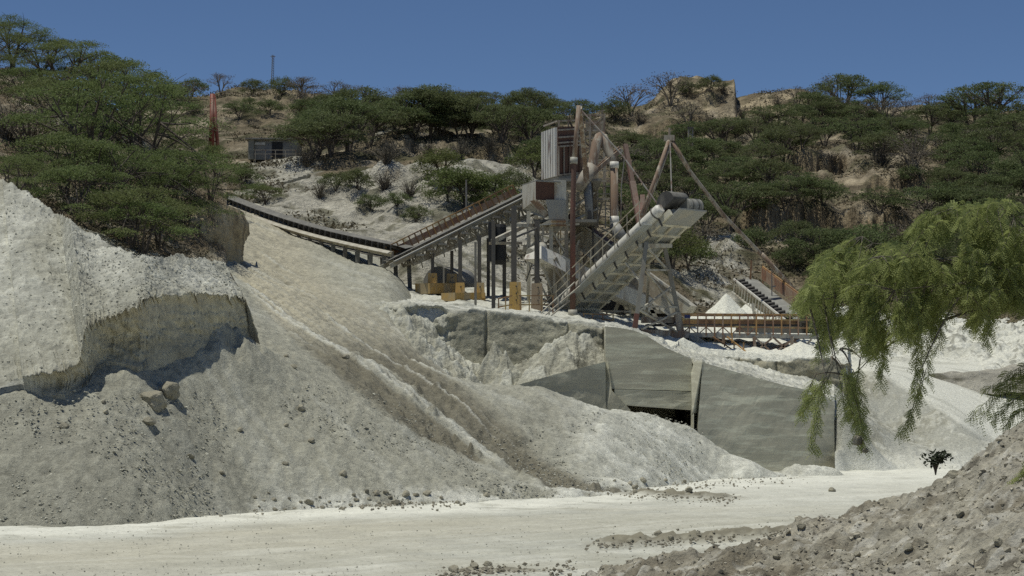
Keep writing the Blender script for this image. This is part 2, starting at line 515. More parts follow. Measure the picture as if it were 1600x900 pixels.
# the ramp: climbs to the back left
for a in ((600, 650, 56), (700, 705, 56.5), (800, 740, 56.5), (500, 560, 60), (430, 500, 66), (400, 470, 69), (372, 440, 74), (350, 405, 81), (345, 360, 92), (345, 325, 106),
          (380, 337, 107), (420, 357, 104), (480, 380, 99), (560, 415, 93), (620, 440, 88), (430, 420, 86), (500, 460, 80), (580, 500, 76), (420, 385, 94),
          (660, 560, 71.5), (590, 470, 80), (600, 590, 62), (700, 650, 61), (800, 690, 61), (880, 735, 59), (950, 750, 58.5),
          (700, 590, 69), (770, 612, 69), (840, 605, 67.5), (940, 638, 67.5), (1010, 645, 69), (1080, 667, 70.3), (1130, 708, 69), (1180, 734, 68.2), (880, 660, 63.5), (960, 690, 63), (1040, 715, 64.5),
          (1240, 726, 70.5), (1300, 735, 71)):
    pts.append(P(*a))
for a in ((790, 600, 68), (940, 640, 68.5), (1080, 682, 70), (1180, 735, 70)):    # falls away behind the crest
    pts.append(P(*a) + Vector((0, 3.2, -1.0)))
for a in ((345, 316, 117), (480, 356, 111), (640, 436, 97)): pts.append(P(*a))
def cliff_foot(px, py, ty):
    a = slope(px, py, ty, KF(px))
    return a
for x_, y_, t_ in ((168, 566, 821), (215, 570, 818), (260, 553, 812), (300, 553, 807), (352, 551, 802), (404, 548, 799)): pts.append(cliff_foot(x_, y_, t_) + Vector((0, .1, 0)))
zs = TPS(pts)
X, Y = fan(-420, 1330, 37, 122, 820, 700)
Z = zs(X, Y)
px, py = pxpy(X, Y, Z)
RPX = np.array([340, 372, 430, 520, 620, 730, 850, 980]); RPY = np.array([330, 430, 500, 575, 655, 715, 760, 778])
ramp_l = np.interp(py, RPY, RPX)                     # left edge of the ramp, by height
ru = (px - ramp_l) / (70 + 60 * sst(py, 420, 560) - 70 * sst(py, 640, 770))      # 0 .. 1 over the tracked strip
onramp = sst(ru, -0.12, 0.08) * sst(ru, 2.4, 1.2)
tracks = sst(ru, -0.12, 0.05) * sst(ru, 1.5, 1.05)
# travel direction of the dozer, from the middle of the ramp
e = np.array((10.2, -19.0)); e /= np.linalg.norm(e)
sl = X * e[0] + Y * e[1]; dl = -X * e[1] + Y * e[0]
wob = 0.9 * pn(sl * 0.09, dl * 0.1, 3 + 0 * X)
rut = fbm((dl + wob) * 0.62, sl * 0.05, 9 + 0 * X, 3)
rut2 = fbm((dl + wob) * 2.3, sl * 0.05, 19 + 0 * X, 3)
big = fbm(X * 0.22, Y * 0.22, 0 * X, 3)
mid = fbm(X * 0.9, Y * 0.9, 0.9 * Z, 4)
fine = fbm(X * 3.3, Y * 3.3, 3.3 * Z, 3)
gul = fbm(px * 0.022 + 0.01 * py, Y * 0.05, 6 + 0 * X, 3)
Z = Z + 0.16 * big * (1 - 0.5 * onramp) + (0.035 + 0.07 * tracks * sst(py, 480, 560)) * mid + 0.05 * fine * (1 + 0.3 * tracks) + (0.07 + 0.12 * sst(py, 500, 640)) * tracks * rut + 0.06 * tracks * rut2 + 0.05 * onramp * rut2 + 0.05 * gul
for x_, y_, t_, h_, r_ in ((362, 551, 802, .55, 1.0), (388, 548, 800, .5, .9), (335, 553, 803, .25, 1.1), (290, 555, 807, .2, 1.3)):
    q_ = cliff_foot(x_, y_, t_); d2 = ((X - q_.x) ** 2 + (Y - q_.y + .25) ** 2) / r_ ** 2
    Z = Z + h_ * np.exp(-d2) * (1 + .5 * mid)
Z = Z - 4.5 * np.where(Y < 80.5, sst(px, 598, 640), sst(px, 606, 740)) * sst(Y - np.interp(px, [590, 640, 660, 700, 770, 830, 940, 1330], [80, 74.6, 73, 71, 70.6, 70, 70, 73]), 0.0, 2.2)
clod = np.maximum(fbm(X * 1.7, Y * 1.7, 31 + 0 * X, 3) - 0.35, 0)
Z = Z + 0.5 * clod * tracks * sst(py, 520, 640)
C = np.broadcast_to(GREY * 1.02, X.shape + (3,))
fl_ = np.array((.62, -.78)); sf = X * fl_[0] + Y * fl_[1]; df = -X * fl_[1] + Y * fl_[0]
fall = fbm(df * 0.7 + 0.3 * pn(sf * .2, df * .2, 0 * sf), sf * 0.13, 6 + 0 * X, 4)
C = mix3(C, PALE * 0.9, 0.6 * sst(fall + 0.35 * big, 0.05, 0.7))
C = mix3(C, DARKG * 1.15, 0.5 * sst(fbm(X * 0.16, Y * 0.16, 40 + 0 * X, 3), 0.1, 0.6) * sst(py, 560, 680))
C = mix3(C, DARKG, 0.45 * sst(px, 330, 60) * sst(py, 600, 760))
C = mix3(C, WHITE * 0.95, 0.9 * sst(np.interp(px, toe_x, toe_y) - py, 34, 4) * sst(mid + 0.5 * big, -0.35, 0.25) * sst(px, 330, 480))
berm = sst(px, 840, 980) * sst(ru, 1.3, 1.8)
C = mix3(C, PALE * 1.08, 0.75 * berm); C = mix3(C, WHITE, 0.6 * berm * sst(mid + big * 0.6, 0.0, 0.6))
tancol = TAN * (0.96 + 0.12 * big[..., None])
C = mix3(C, tancol, onramp * sst(py, 600, 470) * 0.95)
C = mix3(C, PALE * 0.98, onramp * sst(py, 640, 500) * sst(py, 400, 440) * 0.6 * sst(rut2 + 0.5 * rut, 0.1, 0.6))
C = mix3(C, WHITE * 0.92, 0.65 * onramp * sst(px - ramp_l, 110, 190) * sst(py, 640, 400) * sst(mid + 0.5 * rut, -0.3, 0.5))
C = mix3(C, BROWN * 0.95, tracks * sst(py, 490, 570) * 0.95 * sst(rut + 0.6 * rut2 + 0.2 * mid, 0.6, 0.25))
C = mix3(C, WHITE * 0.85, tracks * 0.7 * sst(rut2 + 0.5 * rut, 0.45, 0.8) * sst(py, 760, 700))
C = C * (1 + 0.22 * fine[..., None]) * (1 + 0.06 * mid[..., None])
C = mix3(C, BROWN * 0.9, clod * 1.2 * tracks)
sheet("spoil_slope", X, Y, Z, C, "spoil_gravel")

# ---------------------------------------------------------------- the hard crust with its broken edge (left)
lx = np.array([-320, -150, 0, 30, 60, 100, 126, 134, 145, 165, 190, 215, 228, 245, 300, 345, 372, 383])
ly = np.array([668, 640, 606, 590, 586, 580, 566, 514, 506, 500, 490, 480, 468, 463, 458, 461, 464, 468])
bx = np.array([-320, -150, 0, 34, 62, 100, 128, 138, 150, 168, 190, 215, 230, 250, 305, 352, 386, 408])
by = np.array([668, 640, 606, 600, 612, 616, 602, 594, 574, 564, 568, 574, 562, 553, 553, 551, 548, 548])
cxp = np.array([-320, -150, -60, 0, 20, 60, 90, 110, 130, 150, 180, 205, 225, 250, 285, 315, 335, 350])
cyp = np.array([215, 240, 262, 285, 289, 312, 332, 345, 360, 370, 385, 393, 398, 401, 401, 403, 405, 411])
NU = 560
u = np.linspace(0, 1, NU); ku = np.linspace(0, 1, len(lx))
ii = lambda a: np.interp(u, ku, a)
jit = 7.0 * fbm(u * 75, 0 * u, 0 * u, 5, 2.1, .62) * sst(u, 0.12, 0.2)
LS = ii(ly)
LX, LY, BX, BY, CX, CY = ii(lx), ii(ly) + jit, ii(bx), ii(by) + 0.12 * jit, ii(cxp), ii(cyp)
base, lip, crest, lips = [], [], [], []
for i in range(NU):
    ty = np.interp(BX[i], toe_x, toe_y)
    bpt = cliff_foot(BX[i], BY[i], ty)
    h = (BY[i] - LY[i])
    ov = 0.25 if h > 12 else 0.0
    lpt = P(LX[i], LY[i], bpt.y - ov + 0.1)
    b = ray(CX[i], CY[i])[1]; k2 = float(np.interp(CX[i], [-300, 0, 230, 380], [.62, .58, .48, .42]))
    ls_ = P(LX[i], LS[i], lpt.y); cy_ = (ls_.z - CAMZ - k2 * ls_.y) / (b - k2)
    cy_ = max(cy_, lpt.y + 0.3)
    cpt = P(CX[i], CY[i], cy_)
    base.append(bpt); lip.append(lpt); lips.append(P(LX[i], LS[i], lpt.y)); crest.append(cpt)
rows = []
def lerp(a, b, t): return [p.lerp(q, t) for p, q in zip(a, b)]
back = [p + Vector((0, 6.0, -5.0)) for p in crest]
for t in np.linspace(0, 1, 12)[:-1]: rows.append((lerp(back, crest, t), 0, 0))
NS = 170
for t in np.linspace(0, 1, NS)[:-1]: rows.append(([p.lerp(q, t) + (w - q) * float(sst(t, .8, 1)) for p, q, w in zip(crest, lips, lip)], 1, t))
for t in np.linspace(0, 1, 44): rows.append(([p.lerp(q, t) + (w - p) * float(sst(t, .22, 0)) for p, q, w in zip(lips, base, lip)], 2, t))
deep = [p + Vector((0, 0.6, -1.5)) for p in base]
rows.append((deep, 3, 1))
V = np.array([[tuple(p) for p in r[0]] for r in rows]); typ = np.array([r[1] for r in rows])[:, None] + 0 * V[..., 0]; tt = np.array([r[2] for r in rows])[:, None] + 0 * V[..., 0]
hh = np.array([max((b - a).length, 0.02) for a, b in zip(base, lip)])[None, :] + 0 * typ
x, y, z = V[..., 0], V[..., 1], V[..., 2]
big = fbm(x * 0.35, y * 0.35, z * 0.35, 3); mid = fbm(x * 1.1, y * 1.1, z * 1.1, 4); fine = fbm(x * 4.5, y * 4.5, z * 4.5, 3)
face = (typ == 2) * sst(hh, 0.25, 0.8)
top = (typ == 1).astype(float) + (typ == 0)
e2 = np.array((0.35, -0.94)); sl = x * e2[0] + y * e2[1]; dl = -x * e2[1] + y * e2[0]
runl = fbm((dl + 0.8 * pn(sl * 0.3, dl * 0.3, 0 * sl)) * 0.6, sl * 0.16, 3 + 0 * sl, 3)
crj = fbm(x * 0.9, y * 0.9, 2 + 0 * z, 4)
V[..., 2] += top * (0.10 * big * sst(tt, 0, 0.15) * sst(tt, 1, 0.9) + 0.07 * mid + 0.07 * fine + 0.04 * runl * sst(tt, 0.02, 0.2)) + (typ == 0) * 0.10 * crj + (typ == 1) * 0.10 * crj * sst(tt, 0.25, 0.0)
bulge = face * np.sin(np.pi * np.clip(tt, 0, 1)) ** 0.6
V[..., 1] += bulge * (0.34 + 0.45 * fbm(x * 0.9, 0 * x, z * 1.3, 5) + 0.10 * fine) - 0.10 * face * sst(tt, 0.12, 0.0)
C = np.broadcast_to(PALE * 0.80, x.shape + (3,))
C = mix3(C, GREY * 0.95, 0.7 * sst(runl + 0.3 * mid, 0.0, 0.5)); C = mix3(C, WHITE * 0.82, 0.55 * sst(-runl + 0.5 * mid, 0.1, 0.7))
C = mix3(C, GREY * 0.95, 0.75 * sst(tt, 0.55, 0.95) * (typ == 1) * sst(x, -6, -11.5))
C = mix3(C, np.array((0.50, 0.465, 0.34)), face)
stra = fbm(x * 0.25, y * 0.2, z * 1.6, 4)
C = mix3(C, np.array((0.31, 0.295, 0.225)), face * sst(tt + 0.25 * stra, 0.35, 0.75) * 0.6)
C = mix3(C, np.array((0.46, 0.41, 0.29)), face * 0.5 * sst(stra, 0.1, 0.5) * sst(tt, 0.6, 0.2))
C = C * (1 + 0.20 * fine[..., None] + 0.08 * mid[..., None])
CRUST = V[(typ == 1)]
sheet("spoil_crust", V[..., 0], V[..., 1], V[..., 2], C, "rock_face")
# right-hand broken side of the crust
n = 60
side_t = [lerp(crest, lip, t)[-1] for t in np.linspace(0, 1, n)] + [base[-1].lerp(lip[-1], 1 - t) for t in np.linspace(0.1, 1, 12)]
V = np.array([[tuple(p + Vector((0.03 + 0.25 * k * (k - 1) * -0.6, 0.35 * k, -2.6 * k))) for k in np.linspace(0, 1, 16)] for p in side_t])
x, y, z = V[..., 0], V[..., 1], V[..., 2]
V[..., 0] += 0.22 * fbm(x, y * 1.2, z * 1.2, 4) * np.linspace(0, 1, 16)[None] ** 0.5
C = mix3(np.broadcast_to(np.array((0.24, 0.215, 0.16)), x.shape + (3,)), DARKG, sst(fbm(x, y, z, 3), 0, 0.5))
sheet("spoil_crust_side", V[..., 0], V[..., 1], V[..., 2], C, "rock_face")

# ---------------------------------------------------------------- earth pillar left of the ramp, with the tree on top
nx, nz = 90, 70
pil = []
for k, t in enumerate(np.linspace(0, 1, nz)):
    row = []
    yy = 318 + (410 - 318) * t
    xl, xr = 215 - 30 * t, 340 + 6 * math.sin(t * 5) + 6 * t
    for s in np.linspace(0, 1, nx):
        if s < 0.7:
            q = s / 0.7; pxx = xl + (xr - xl) * q
            Yv = 79.5 + 2.0 * abs(q - 0.75) ** 1.5 * (2 if q > .75 else 1.2) - 0.9 * t
            row.append(P(pxx, yy + 5 * (1 - q) * 0, Yv))
        else:
            q = (s - 0.7) / 0.3
            row.append(P(xr, yy, 79.5 + 0.5 - 0.9 * t) + Vector((0.5 * math.sin(q * 2), 4.5 * q, 0)))
    pil.append(row)
toprow = [Vector((p.x * 0.97 - 0.6, p.y + 2.6, p.z + 0.15)) for p in pil[0]]
pil = [toprow, lerp(toprow, pil[0], 0.6)] + pil
V = np.array([[tuple(p) for p in r] for r in pil]); x, y, z = V[..., 0], V[..., 1], V[..., 2]
V[2:, :, 1] += (0.35 * fbm(x * 0.9, y * 0.9, z * 0.5, 4) + 0.12 * fbm(x * 3.5, y * 3, z * 1.2, 3))[2:]
V[2:, :, 0] += (0.22 * fbm(x * 0.9, y * 0.9, 5 + z * 0.6, 4))[2:]
st = fbm(x * 1.6, y * 1.6, z * 0.35, 4)
C = mix3(np.broadcast_to(np.array((0.36, 0.30, 0.19)), x.shape + (3,)), np.array((0.16, 0.13, 0.09)), 0.8 * sst(st, 0.0, 0.5))
C = mix3(C, np.array((0.45, 0.40, 0.29)), 0.5 * sst(-st, 0.1, 0.5))
sheet("earth_bank", V[..., 0], V[..., 1], V[..., 2], C, "rock_face")

# ---------------------------------------------------------------- wooded hillside on the left
pts = [P(*a) for a in ((-500, 190, 74), (-500, 40, 100), (-300, 210, 72), (-300, 60, 100), (-150, 250, 71), (0, 305, 68), (0, 240, 80), (0, 150, 95), (0, 105, 108), (90, 345, 68), (90, 270, 80), (100, 190, 100), (60, 130, 108),
                      (180, 400, 66), (190, 330, 76), (200, 250, 92), (160, 170, 112), (215, 200, 118), (240, 330, 79), (280, 320, 82), (320, 316, 83), (325, 316, 86), (330, 308, 105), (300, 280, 112), (260, 225, 122), (250, 400, 70))]
for a in ((0, 105, 108), (160, 170, 116), (240, 205, 128), (-300, 40, 110)): pts.append(P(*a) + Vector((0, 30, -2)))
pts += [P(345, 345, 88) + Vector((0, 0, -1)), P(345, 380, 84) + Vector((1.5, 0, -2)), P(352, 330, 100) + Vector((1, 0, -1.5))]
zl = TPS(pts)
def zleft(X, Y):
    return zl(X, Y) + 0.55 * fbm(X * 0.16, Y * 0.16, 2 + 0 * X, 4) + 0.5 * np.abs(fbm(X * 0.5, Y * 0.5, 7 + 0 * X, 4)) - 0.2
X, Y = fan(-400, 352, 60, 150, 420, 420)
Z = zleft(X, Y); px, py = pxpy(X, Y, Z)
m = fbm(X * 0.35, Y * 0.35, Z * 0.35, 4)
C = mix3(np.broadcast_to(np.array((0.25, 0.20, 0.135)), X.shape + (3,)), np.array((0.44, 0.39, 0.29)), sst(m, -0.15, 0.5))
C = mix3(C, np.array((0.10, 0.095, 0.06)), 0.75 * sst(fbm(X * 0.6, Y * 0.6, Z, 4), 0.05, 0.5))
sheet("left_hillside", X, Y, Z, C, "hill_rock")

# ---------------------------------------------------------------- far hills: white spoil in the middle, wooded ridge, right-hand hill
pts = [P(*a) for a in (
    (250, 300, 135), (345, 312, 122), (430, 345, 115), (560, 385, 106), (640, 415, 100), (720, 440, 100), (800, 440, 104), (900, 450, 108), (1000, 460, 112), (1100, 478, 118), (1200, 490, 122), (1300, 510, 122), (1400, 520, 122), (1500, 525, 120), (1650, 530, 118), (1900, 540, 118),
    (430, 290, 140), (430, 252, 158), (385, 248, 160), (300, 248, 165), (470, 250, 155), (500, 330, 121), (590, 290, 128), (640, 265, 133), (700, 290, 130), (740, 330, 122), (800, 350, 122), (640, 330, 119), (560, 300, 127),
    (590, 222, 160), (640, 214, 164), (690, 232, 158), (740, 262, 142), (800, 265, 145), (850, 252, 160), (700, 258, 146), (620, 252, 148), (520, 248, 156),
    (250, 205, 195), (420, 205, 200), (550, 205, 200), (700, 205, 200), (820, 205, 205), (250, 160, 240), (350, 146, 250), (450, 150, 252), (540, 165, 248), (640, 176, 240), (740, 176, 240), (840, 178, 238), (900, 185, 232),
    (980, 180, 228), (1030, 163, 232), (1100, 160, 236), (1150, 168, 236), (1200, 160, 240), (1240, 153, 240), (1300, 166, 236), (1400, 176, 232), (1500, 182, 230), (1600, 190, 226), (1750, 200, 222), (1950, 210, 222),
    (950, 260, 190), (1050, 240, 198), (1150, 250, 190), (1250, 240, 192), (1350, 245, 188), (1450, 245, 186), (1550, 250, 182), (1650, 255, 180), (1900, 265, 180),
    (950, 340, 152), (1050, 340, 152), (1150, 330, 156), (1250, 320, 158), (1350, 310, 160), (1450, 320, 156), (1550, 330, 152), (1650, 340, 150), (1900, 350, 150),
    (1000, 400, 134), (1100, 400, 135), (1200, 390, 136), (1300, 390, 137), (1400, 400, 135), (1500, 430, 130), (1600, 440, 128))]
for xx in (250, 420, 640, 840, 1030, 1240, 1400, 1600, 1900): pts.append(P(xx, 175, 290) + Vector((0, 0, -8)))
for xx in (345, 560, 720, 900, 1100, 1300, 1500, 1800): pts.append(P(xx, 520, 92) + Vector((0, 0, -3)))
zh0 = TPS(pts, 2e-3)
def gauss(px, Y, cx, cy, sx, sy): return np.exp(-((px - cx) / sx) ** 2 - ((Y - cy) / sy) ** 2)
def zhill(X, Y, detail=True):
    X = np.asarray(X, float); Y = np.asarray(Y, float)
    z = zh0(X, Y); px = 800 + F * X / Y
    # rock bluff on the skyline, sheer on its right
    z = z + 3.6 * sst(px, 1000, 1062) * sst(px, 1154, 1151) * sst(Y, 222, 231) * sst(Y, 250, 240)
    z = z + 1.3 * gauss(px, Y, 1235, 236, 46, 7)
    if not detail: return z
    n = fbm(X * 0.045, Y * 0.045, 0 * X, 4)
    rocky = np.clip(gauss(px, Y, 640, 128, 150, 14) + gauss(px, Y, 640, 160, 110, 6) + gauss(px, Y, 1320, 176, 120, 9) + gauss(px, Y, 1280, 146, 150, 7) + gauss(px, Y, 1090, 226, 110, 14) + gauss(px, Y, 470, 230, 120, 14) + gauss(px, Y, 1110, 130, 60, 14), 0, 1)
    z = z + 1.3 * n + 0.7 * fbm(X * 0.16, Y * 0.16, 4 + 0 * X, 4) + rocky * (1.5 * np.abs(fbm(X * 0.22, Y * 0.22, 8 + 0 * X, 5)) - 0.4)
    # quarried benches: a sheer step and a level shelf
    def bench(c, w0, w1, Yc, h, seed):
        nonlocal z
        Yw = Yc + 2.5 * fbm(px * 0.012, seed + 0 * px, 0 * px, 4) + 0.5 * fbm(px * 0.1, seed + 0 * px, 0 * px, 3)
        h = h * (1 + 0.5 * pn(px * 0.03, seed + 5 + 0 * px, 0 * px))
        m = sst(px, w0, w0 + 25) * sst(px, w1, w1 - 25)
        z = z + m * h * (sst(Y, Yw - 0.35, Yw + 0.35) - sst(Y, Yw - 12, Yw - 1) * 0.45 - sst(Y, Yw + 2, Yw + 14) * 0.55)
    bench(0, 1225, 1345, 178, 2.6, 1.0); bench(0, 1345, 1460, 166, 1.8, 5.0); bench(0, 1150, 1430, 147, 3.2, 9.0); bench(0, 590, 820, 158, 1.0, 13.0); bench(0, 980, 1120, 212, 1.6, 17.0)
    return z
X, Y = fan(180, 1760, 92, 300, 900, 620)
Z = zhill(X, Y); px, py = pxpy(X, Y, Z)
gz = np.gradient(Z, axis=0) / np.maximum(np.gradient(Y, axis=0), 1e-3)
m = fbm(X * 0.11, Y * 0.11, Z * 0.2, 5); m2 = fbm(X * 0.5, Y * 0.5, Z * 0.6, 4)
soil = np.array((0.20, 0.165, 0.11)); rock = np.array((0.38, 0.325, 0.235)); veg = np.array((0.085, 0.085, 0.045)); wht = np.array((0.55, 0.525, 0.44))
C = mix3(np.broadcast_to(soil, X.shape + (3,)), rock, sst(m + 0.4 * m2, -0.1, 0.5))
C = mix3(C, veg, 0.8 * sst(fbm(X * 0.3, Y * 0.3, 9 + 0 * X, 4), -0.1, 0.35))
white = np.clip(1.2 * gauss(px, Y, 620, 122, 190, 17) + gauss(px, Y, 800, 138, 90, 22) + gauss(px, Y, 440, 142, 60, 25) + 0.9 * gauss(px, Y, 1110, 128, 80, 16) + 0.8 * gauss(px, Y, 630, 165, 80, 6) + sst(Y, 118, 100) + 0.8 * gauss(px, Y, 720, 104, 120, 12), 0, 1)
C = mix3(C, wht * 0.88, 0.95 * sst(white + 0.35 * m2 + 0.2 * m, 0.4, 0.75))
C = mix3(C, np.array((0.12, 0.115, 0.07)), white * 0.75 * sst(fbm(X * 0.45, Y * 0.45, 15 + Z * 0.3, 4), 0.12, 0.45))
bl = np.clip(gauss(px, Y, 1080, 232, 90, 12) + gauss(px, Y, 1235, 234, 70, 12) + 0.8 * gauss(px, Y, 1370, 163, 70, 10) + 0.5 * gauss(px, Y, 1250, 145, 120, 4) + 0.7 * gauss(px, Y, 450, 234, 110, 12), 0, 1)
C = mix3(C, np.array((0.45, 0.375, 0.25)), bl * 0.95 * sst(m2 + 0.4 * m, -0.25, 0.35))
cliff = sst(gz, 1.2, 2.5)
C = mix3(C, np.array((0.30, 0.24, 0.155)), cliff * 0.85)
C = mix3(C, np.array((0.10, 0.08, 0.055)), cliff * 0.7 * sst(fbm(X * 0.35, 3 + 0 * X, Z * 0.5, 4), 0.0, 0.4))
sheet("far_hills", X, Y, Z, C, "hill_rock")
# land beyond the ridge, down to the plain
X, Y = fan(-900, 2500, 240, 1600, 60, 40)
sheet("distant_land", X, Y, -0.2 + 26 * sst(Y, 500, 260) + 4 * fbm(X * 0.01, Y * 0.01, 0 * X, 3), np.broadcast_to(soil, X.shape + (3,)), "hill_rock")

# ---------------------------------------------------------------- plant yard: fill behind the cut, with white fines
pts = [P(*a) for a in ((585, 476, 80), (640, 474, 80), (700, 480, 79.8), (780, 488, 79.8), (860, 497, 79.8), (945, 508, 79.8), (990, 517, 80), (600, 450, 92), (650, 452, 96), (655, 470, 90), (700, 474, 89), (745, 480, 87), (790, 484, 85),
                      (720, 448, 100), (800, 456, 100), (850, 478, 92), (950, 495, 92), (900, 470, 105), (1000, 480, 112), (1050, 490, 112), (1050, 533, 87), (1120, 545, 87), (1200, 552, 86.5), (1290, 556, 87), (1330, 560, 88),
                      (1020, 535, 82), (1150, 500, 108), (1250, 505, 110), (1330, 520, 108), (1150, 520, 98), (1250, 530, 96), (1400, 545, 104), (560, 430, 98), (560, 455, 88))]
pts += [P(x_, y_, 80) + Vector((0, -1.2, 0)) for x_, y_ in ((640, 476), (780, 490), (945, 510))]
zp = TPS(pts)
def cone(X, Y, c, k, wob=0.25):
    d = np.hypot(X - c[0], Y - c[1]); a = np.arctan2(Y - c[1], X - c[0])
    return c[2] - k * d * (1 + wob * pn(np.cos(a) * 2 + c[0], np.sin(a) * 2, 0 * d))
def zpad(X, Y):
    z = zp(X, Y) + 0.12 * fbm(X * 0.4, Y * 0.4, 0 * X, 3) + 0.10 * fbm(X * 1.6, Y * 1.6, 0 * X, 3)
    for c, k in ((P(1068, 527, 86), .62), (P(1110, 536, 88), .6), (P(1250, 533, 88.5), .55), (P(1290, 535, 90), .5), (P(1135, 458, 108), 1.05), (P(1170, 472, 114), .8), (P(1200, 540, 90), .3)):
        z = np.maximum(z, cone(X, Y, c, k) + 0.06 * fbm(X * 1.5, Y * 1.5, 3 + 0 * X, 3))
    return z
pxs = np.concatenate([np.linspace(560, 1036, 380), np.linspace(1037, 1060, 50), np.linspace(1061, 1326, 220)])
fr_ = np.interp(pxs, [560, 1036, 1060, 1430], [79.35, 79.35, 85.8, 86.3])
w_ = np.geomspace(1, 12, 300); w_ = (w_ - 1) / 11
Y = fr_[None] + w_[:, None] * (122 - fr_[None]); X = (pxs[None] - 800) / F * Y
Z = zpad(X, Y); px, py = pxpy(X, Y, Z)
m = fbm(X * 0.6, Y * 0.6, 0 * X, 4)
C = mix3(np.broadcast_to(WHITE * 0.85, X.shape + (3,)), PALE * 0.8, sst(m, 0.0, 0.5))
C = mix3(C, DARKG, 0.6 * sst(fbm(X * 0.9, Y * 0.9, 6 + 0 * X, 3), 0.25, 0.6) * sst(px, 1000, 800))
C = mix3(C, WHITE * 1.08, sst(px, 1000, 1040) * 0.8)
X[0] = X[1]; Y[0] = Y[1] - .02; Z[0] = Z[1] - 1.2
X[:, -1] = X[:, -2]; Z[:, -1] = Z[:, -2] - 4
sheet("plant_yard", X, Y, Z, C, "spoil_gravel")

# lower yard in front of the platform, lying on the portal and the right-hand wall
def wtop(px): return np.interp(px, [940, 1000, 1080, 1098, 1160, 1230, 1280, 1306], [552, 556, 560, 566, 585, 604, 612, 640])
pts = [P(*a) for a in ((950, 511, 74.6), (990, 517, 74.6), (1010, 525, 74.6), (1040, 544, 74.6), (1078, 561, 74.6), (1100, 566, 73), (1160, 585, 74), (1230, 604, 75), (1285, 614, 76), (950, 508, 79.5), (1000, 519, 80.2), (1050, 546, 83), (1040, 543, 80), (1150, 575, 82), (1200, 590, 82), (1290, 606, 82),
                      (1100, 556, 84.5), (1150, 566, 84.5), (1300, 605, 84))]
zl2 = TPS(pts)
pxs = np.concatenate([np.linspace(945, 1078, 130), np.linspace(1079, 1096, 30), np.linspace(1097, 1303, 190)])
fr_ = np.interp(pxs, [940, 1079, 1097, 1310], [74.0, 74.3, 72.75, 76.55])
w_ = np.linspace(0, 1, 130) ** 1.3
Y = fr_[None] + w_[:, None] * (86 - fr_[None]); X = (pxs[None] - 800) / F * Y
m = fbm(X * 0.9, Y * 0.9, 0 * X, 4)
Z = zl2(X, Y) + 0.16 * m + 0.08 * fbm(X * 4, Y * 4, 0 * X, 3)
Z[0] = Z[1] - .9; X[0] = X[1]; Y[0] = Y[1] - .01
C = mix3(np.broadcast_to(WHITE * 0.9, X.shape + (3,)), PALE * 0.9, sst(m, -0.1, 0.5))
sheet("lower_yard", X, Y, Z, C, "spoil_gravel")

# ---------------------------------------------------------------- cut faces: grey compacted fines
def cut_face(name, tops, Yt, depth, back, rough, px0, px1, nu=300, nv=60, seed=0, lean=0.25, c0=None):
    tx = np.array([a[0] for a in tops]); ty = np.array([a[1] for a in tops])
    pxs = np.linspace(px0, px1, nu)
    tys = np.interp(pxs, tx, ty) + 2.2 * fbm(pxs * 0.05, seed + 0 * pxs, 0 * pxs, 4)
    Ys = np.interp(pxs, [a[0] for a in Yt], [a[1] for a in Yt])
    tp = [P(a, b, c) for a, b, c in zip(pxs, tys, Ys)]
    rows = [[p + Vector((0, back, -0.25)) for p in tp], [p + Vector((0, back * 0.4, 0.02)) for p in tp]]
    for t in np.linspace(0, 1, nv): rows.append([p + Vector((0, -lean * depth * t * 0.35, -depth * t)) for p in tp])
    V = np.array([[tuple(p) for p in r] for r in rows]); x, y, z = V[..., 0], V[..., 1], V[..., 2]
    rg = np.interp(pxpy(x, y, z)[0], [a[0] for a in rough], [a[1] for a in rough])
    tt = np.concatenate([[0, 0], np.linspace(0, 1, nv)])[:, None]
    dsp = fbm(x * 0.55 + seed, y * 0.4, z * 0.55, 5) * 0.75 + 0.25 * fbm(x * 2.2, y * 2, z * 2.2, 3)
    V[..., 1] += rg * dsp * sst(tt, 0.0, 0.06) + 0.03 * fbm(x * 1.0, y, z * 2.5, 3)
    # upright joints
    for jx in (760, 888, 945, 1157, 1215):
        V[..., 1] += 0.16 * np.exp(-((pxpy(x, y, z)[0] - jx - 2.0 * pn(z * 1.2, jx + 0 * z, 0 * z)) / 2.2) ** 2)
    V[..., 2] -= 0.25 * sst(tt, 0.05, 0.0) * np.clip(fbm(x * 1.1, seed + 0 * x, 0 * x, 3), 0, 1)
    st = fbm(x * 0.3, y * 0.3, z * 1.2, 4); pt = fbm(x * 0.8, y * 0.8, z * 0.5, 4)
    base_c = np.array(c0 if c0 is not None else (0.37, 0.355, 0.27))
    C = mix3(np.broadcast_to(base_c, x.shape + (3,)), base_c * 0.72, 0.8 * sst(pt, 0.0, 0.5)); C = mix3(C, base_c * 1.45, 0.6 * sst(st, 0.15, 0.6))
    C = mix3(C, WHITE * 0.8, sst(tt, 0.05, 0.0) * 0.8)
    C = mix3(C, PALE, sst(rg, 0.3, 0.8) * 0.6)
    return sheet(name, V[..., 0], V[..., 1], V[..., 2], C, "rock_face")
cut_face("cut_bank", ((570, 486), (592, 478), (602, 472), (640, 471), (690, 477), (705, 484), (740, 482), (800, 487), (860, 495), (945, 507), (990, 514), (1006, 520), (1030, 536), (1052, 548)),
         ((570, 79.4), (700, 79.2), (945, 79.0), (1052, 80.2)), 5.4, 1.3, ((570, .8), (690, .9), (715, .12), (760, .10), (860, .10), (900, .35), (945, .25), (990, .35), (1052, .5)), 570, 1052, 420, 80, 2.0)
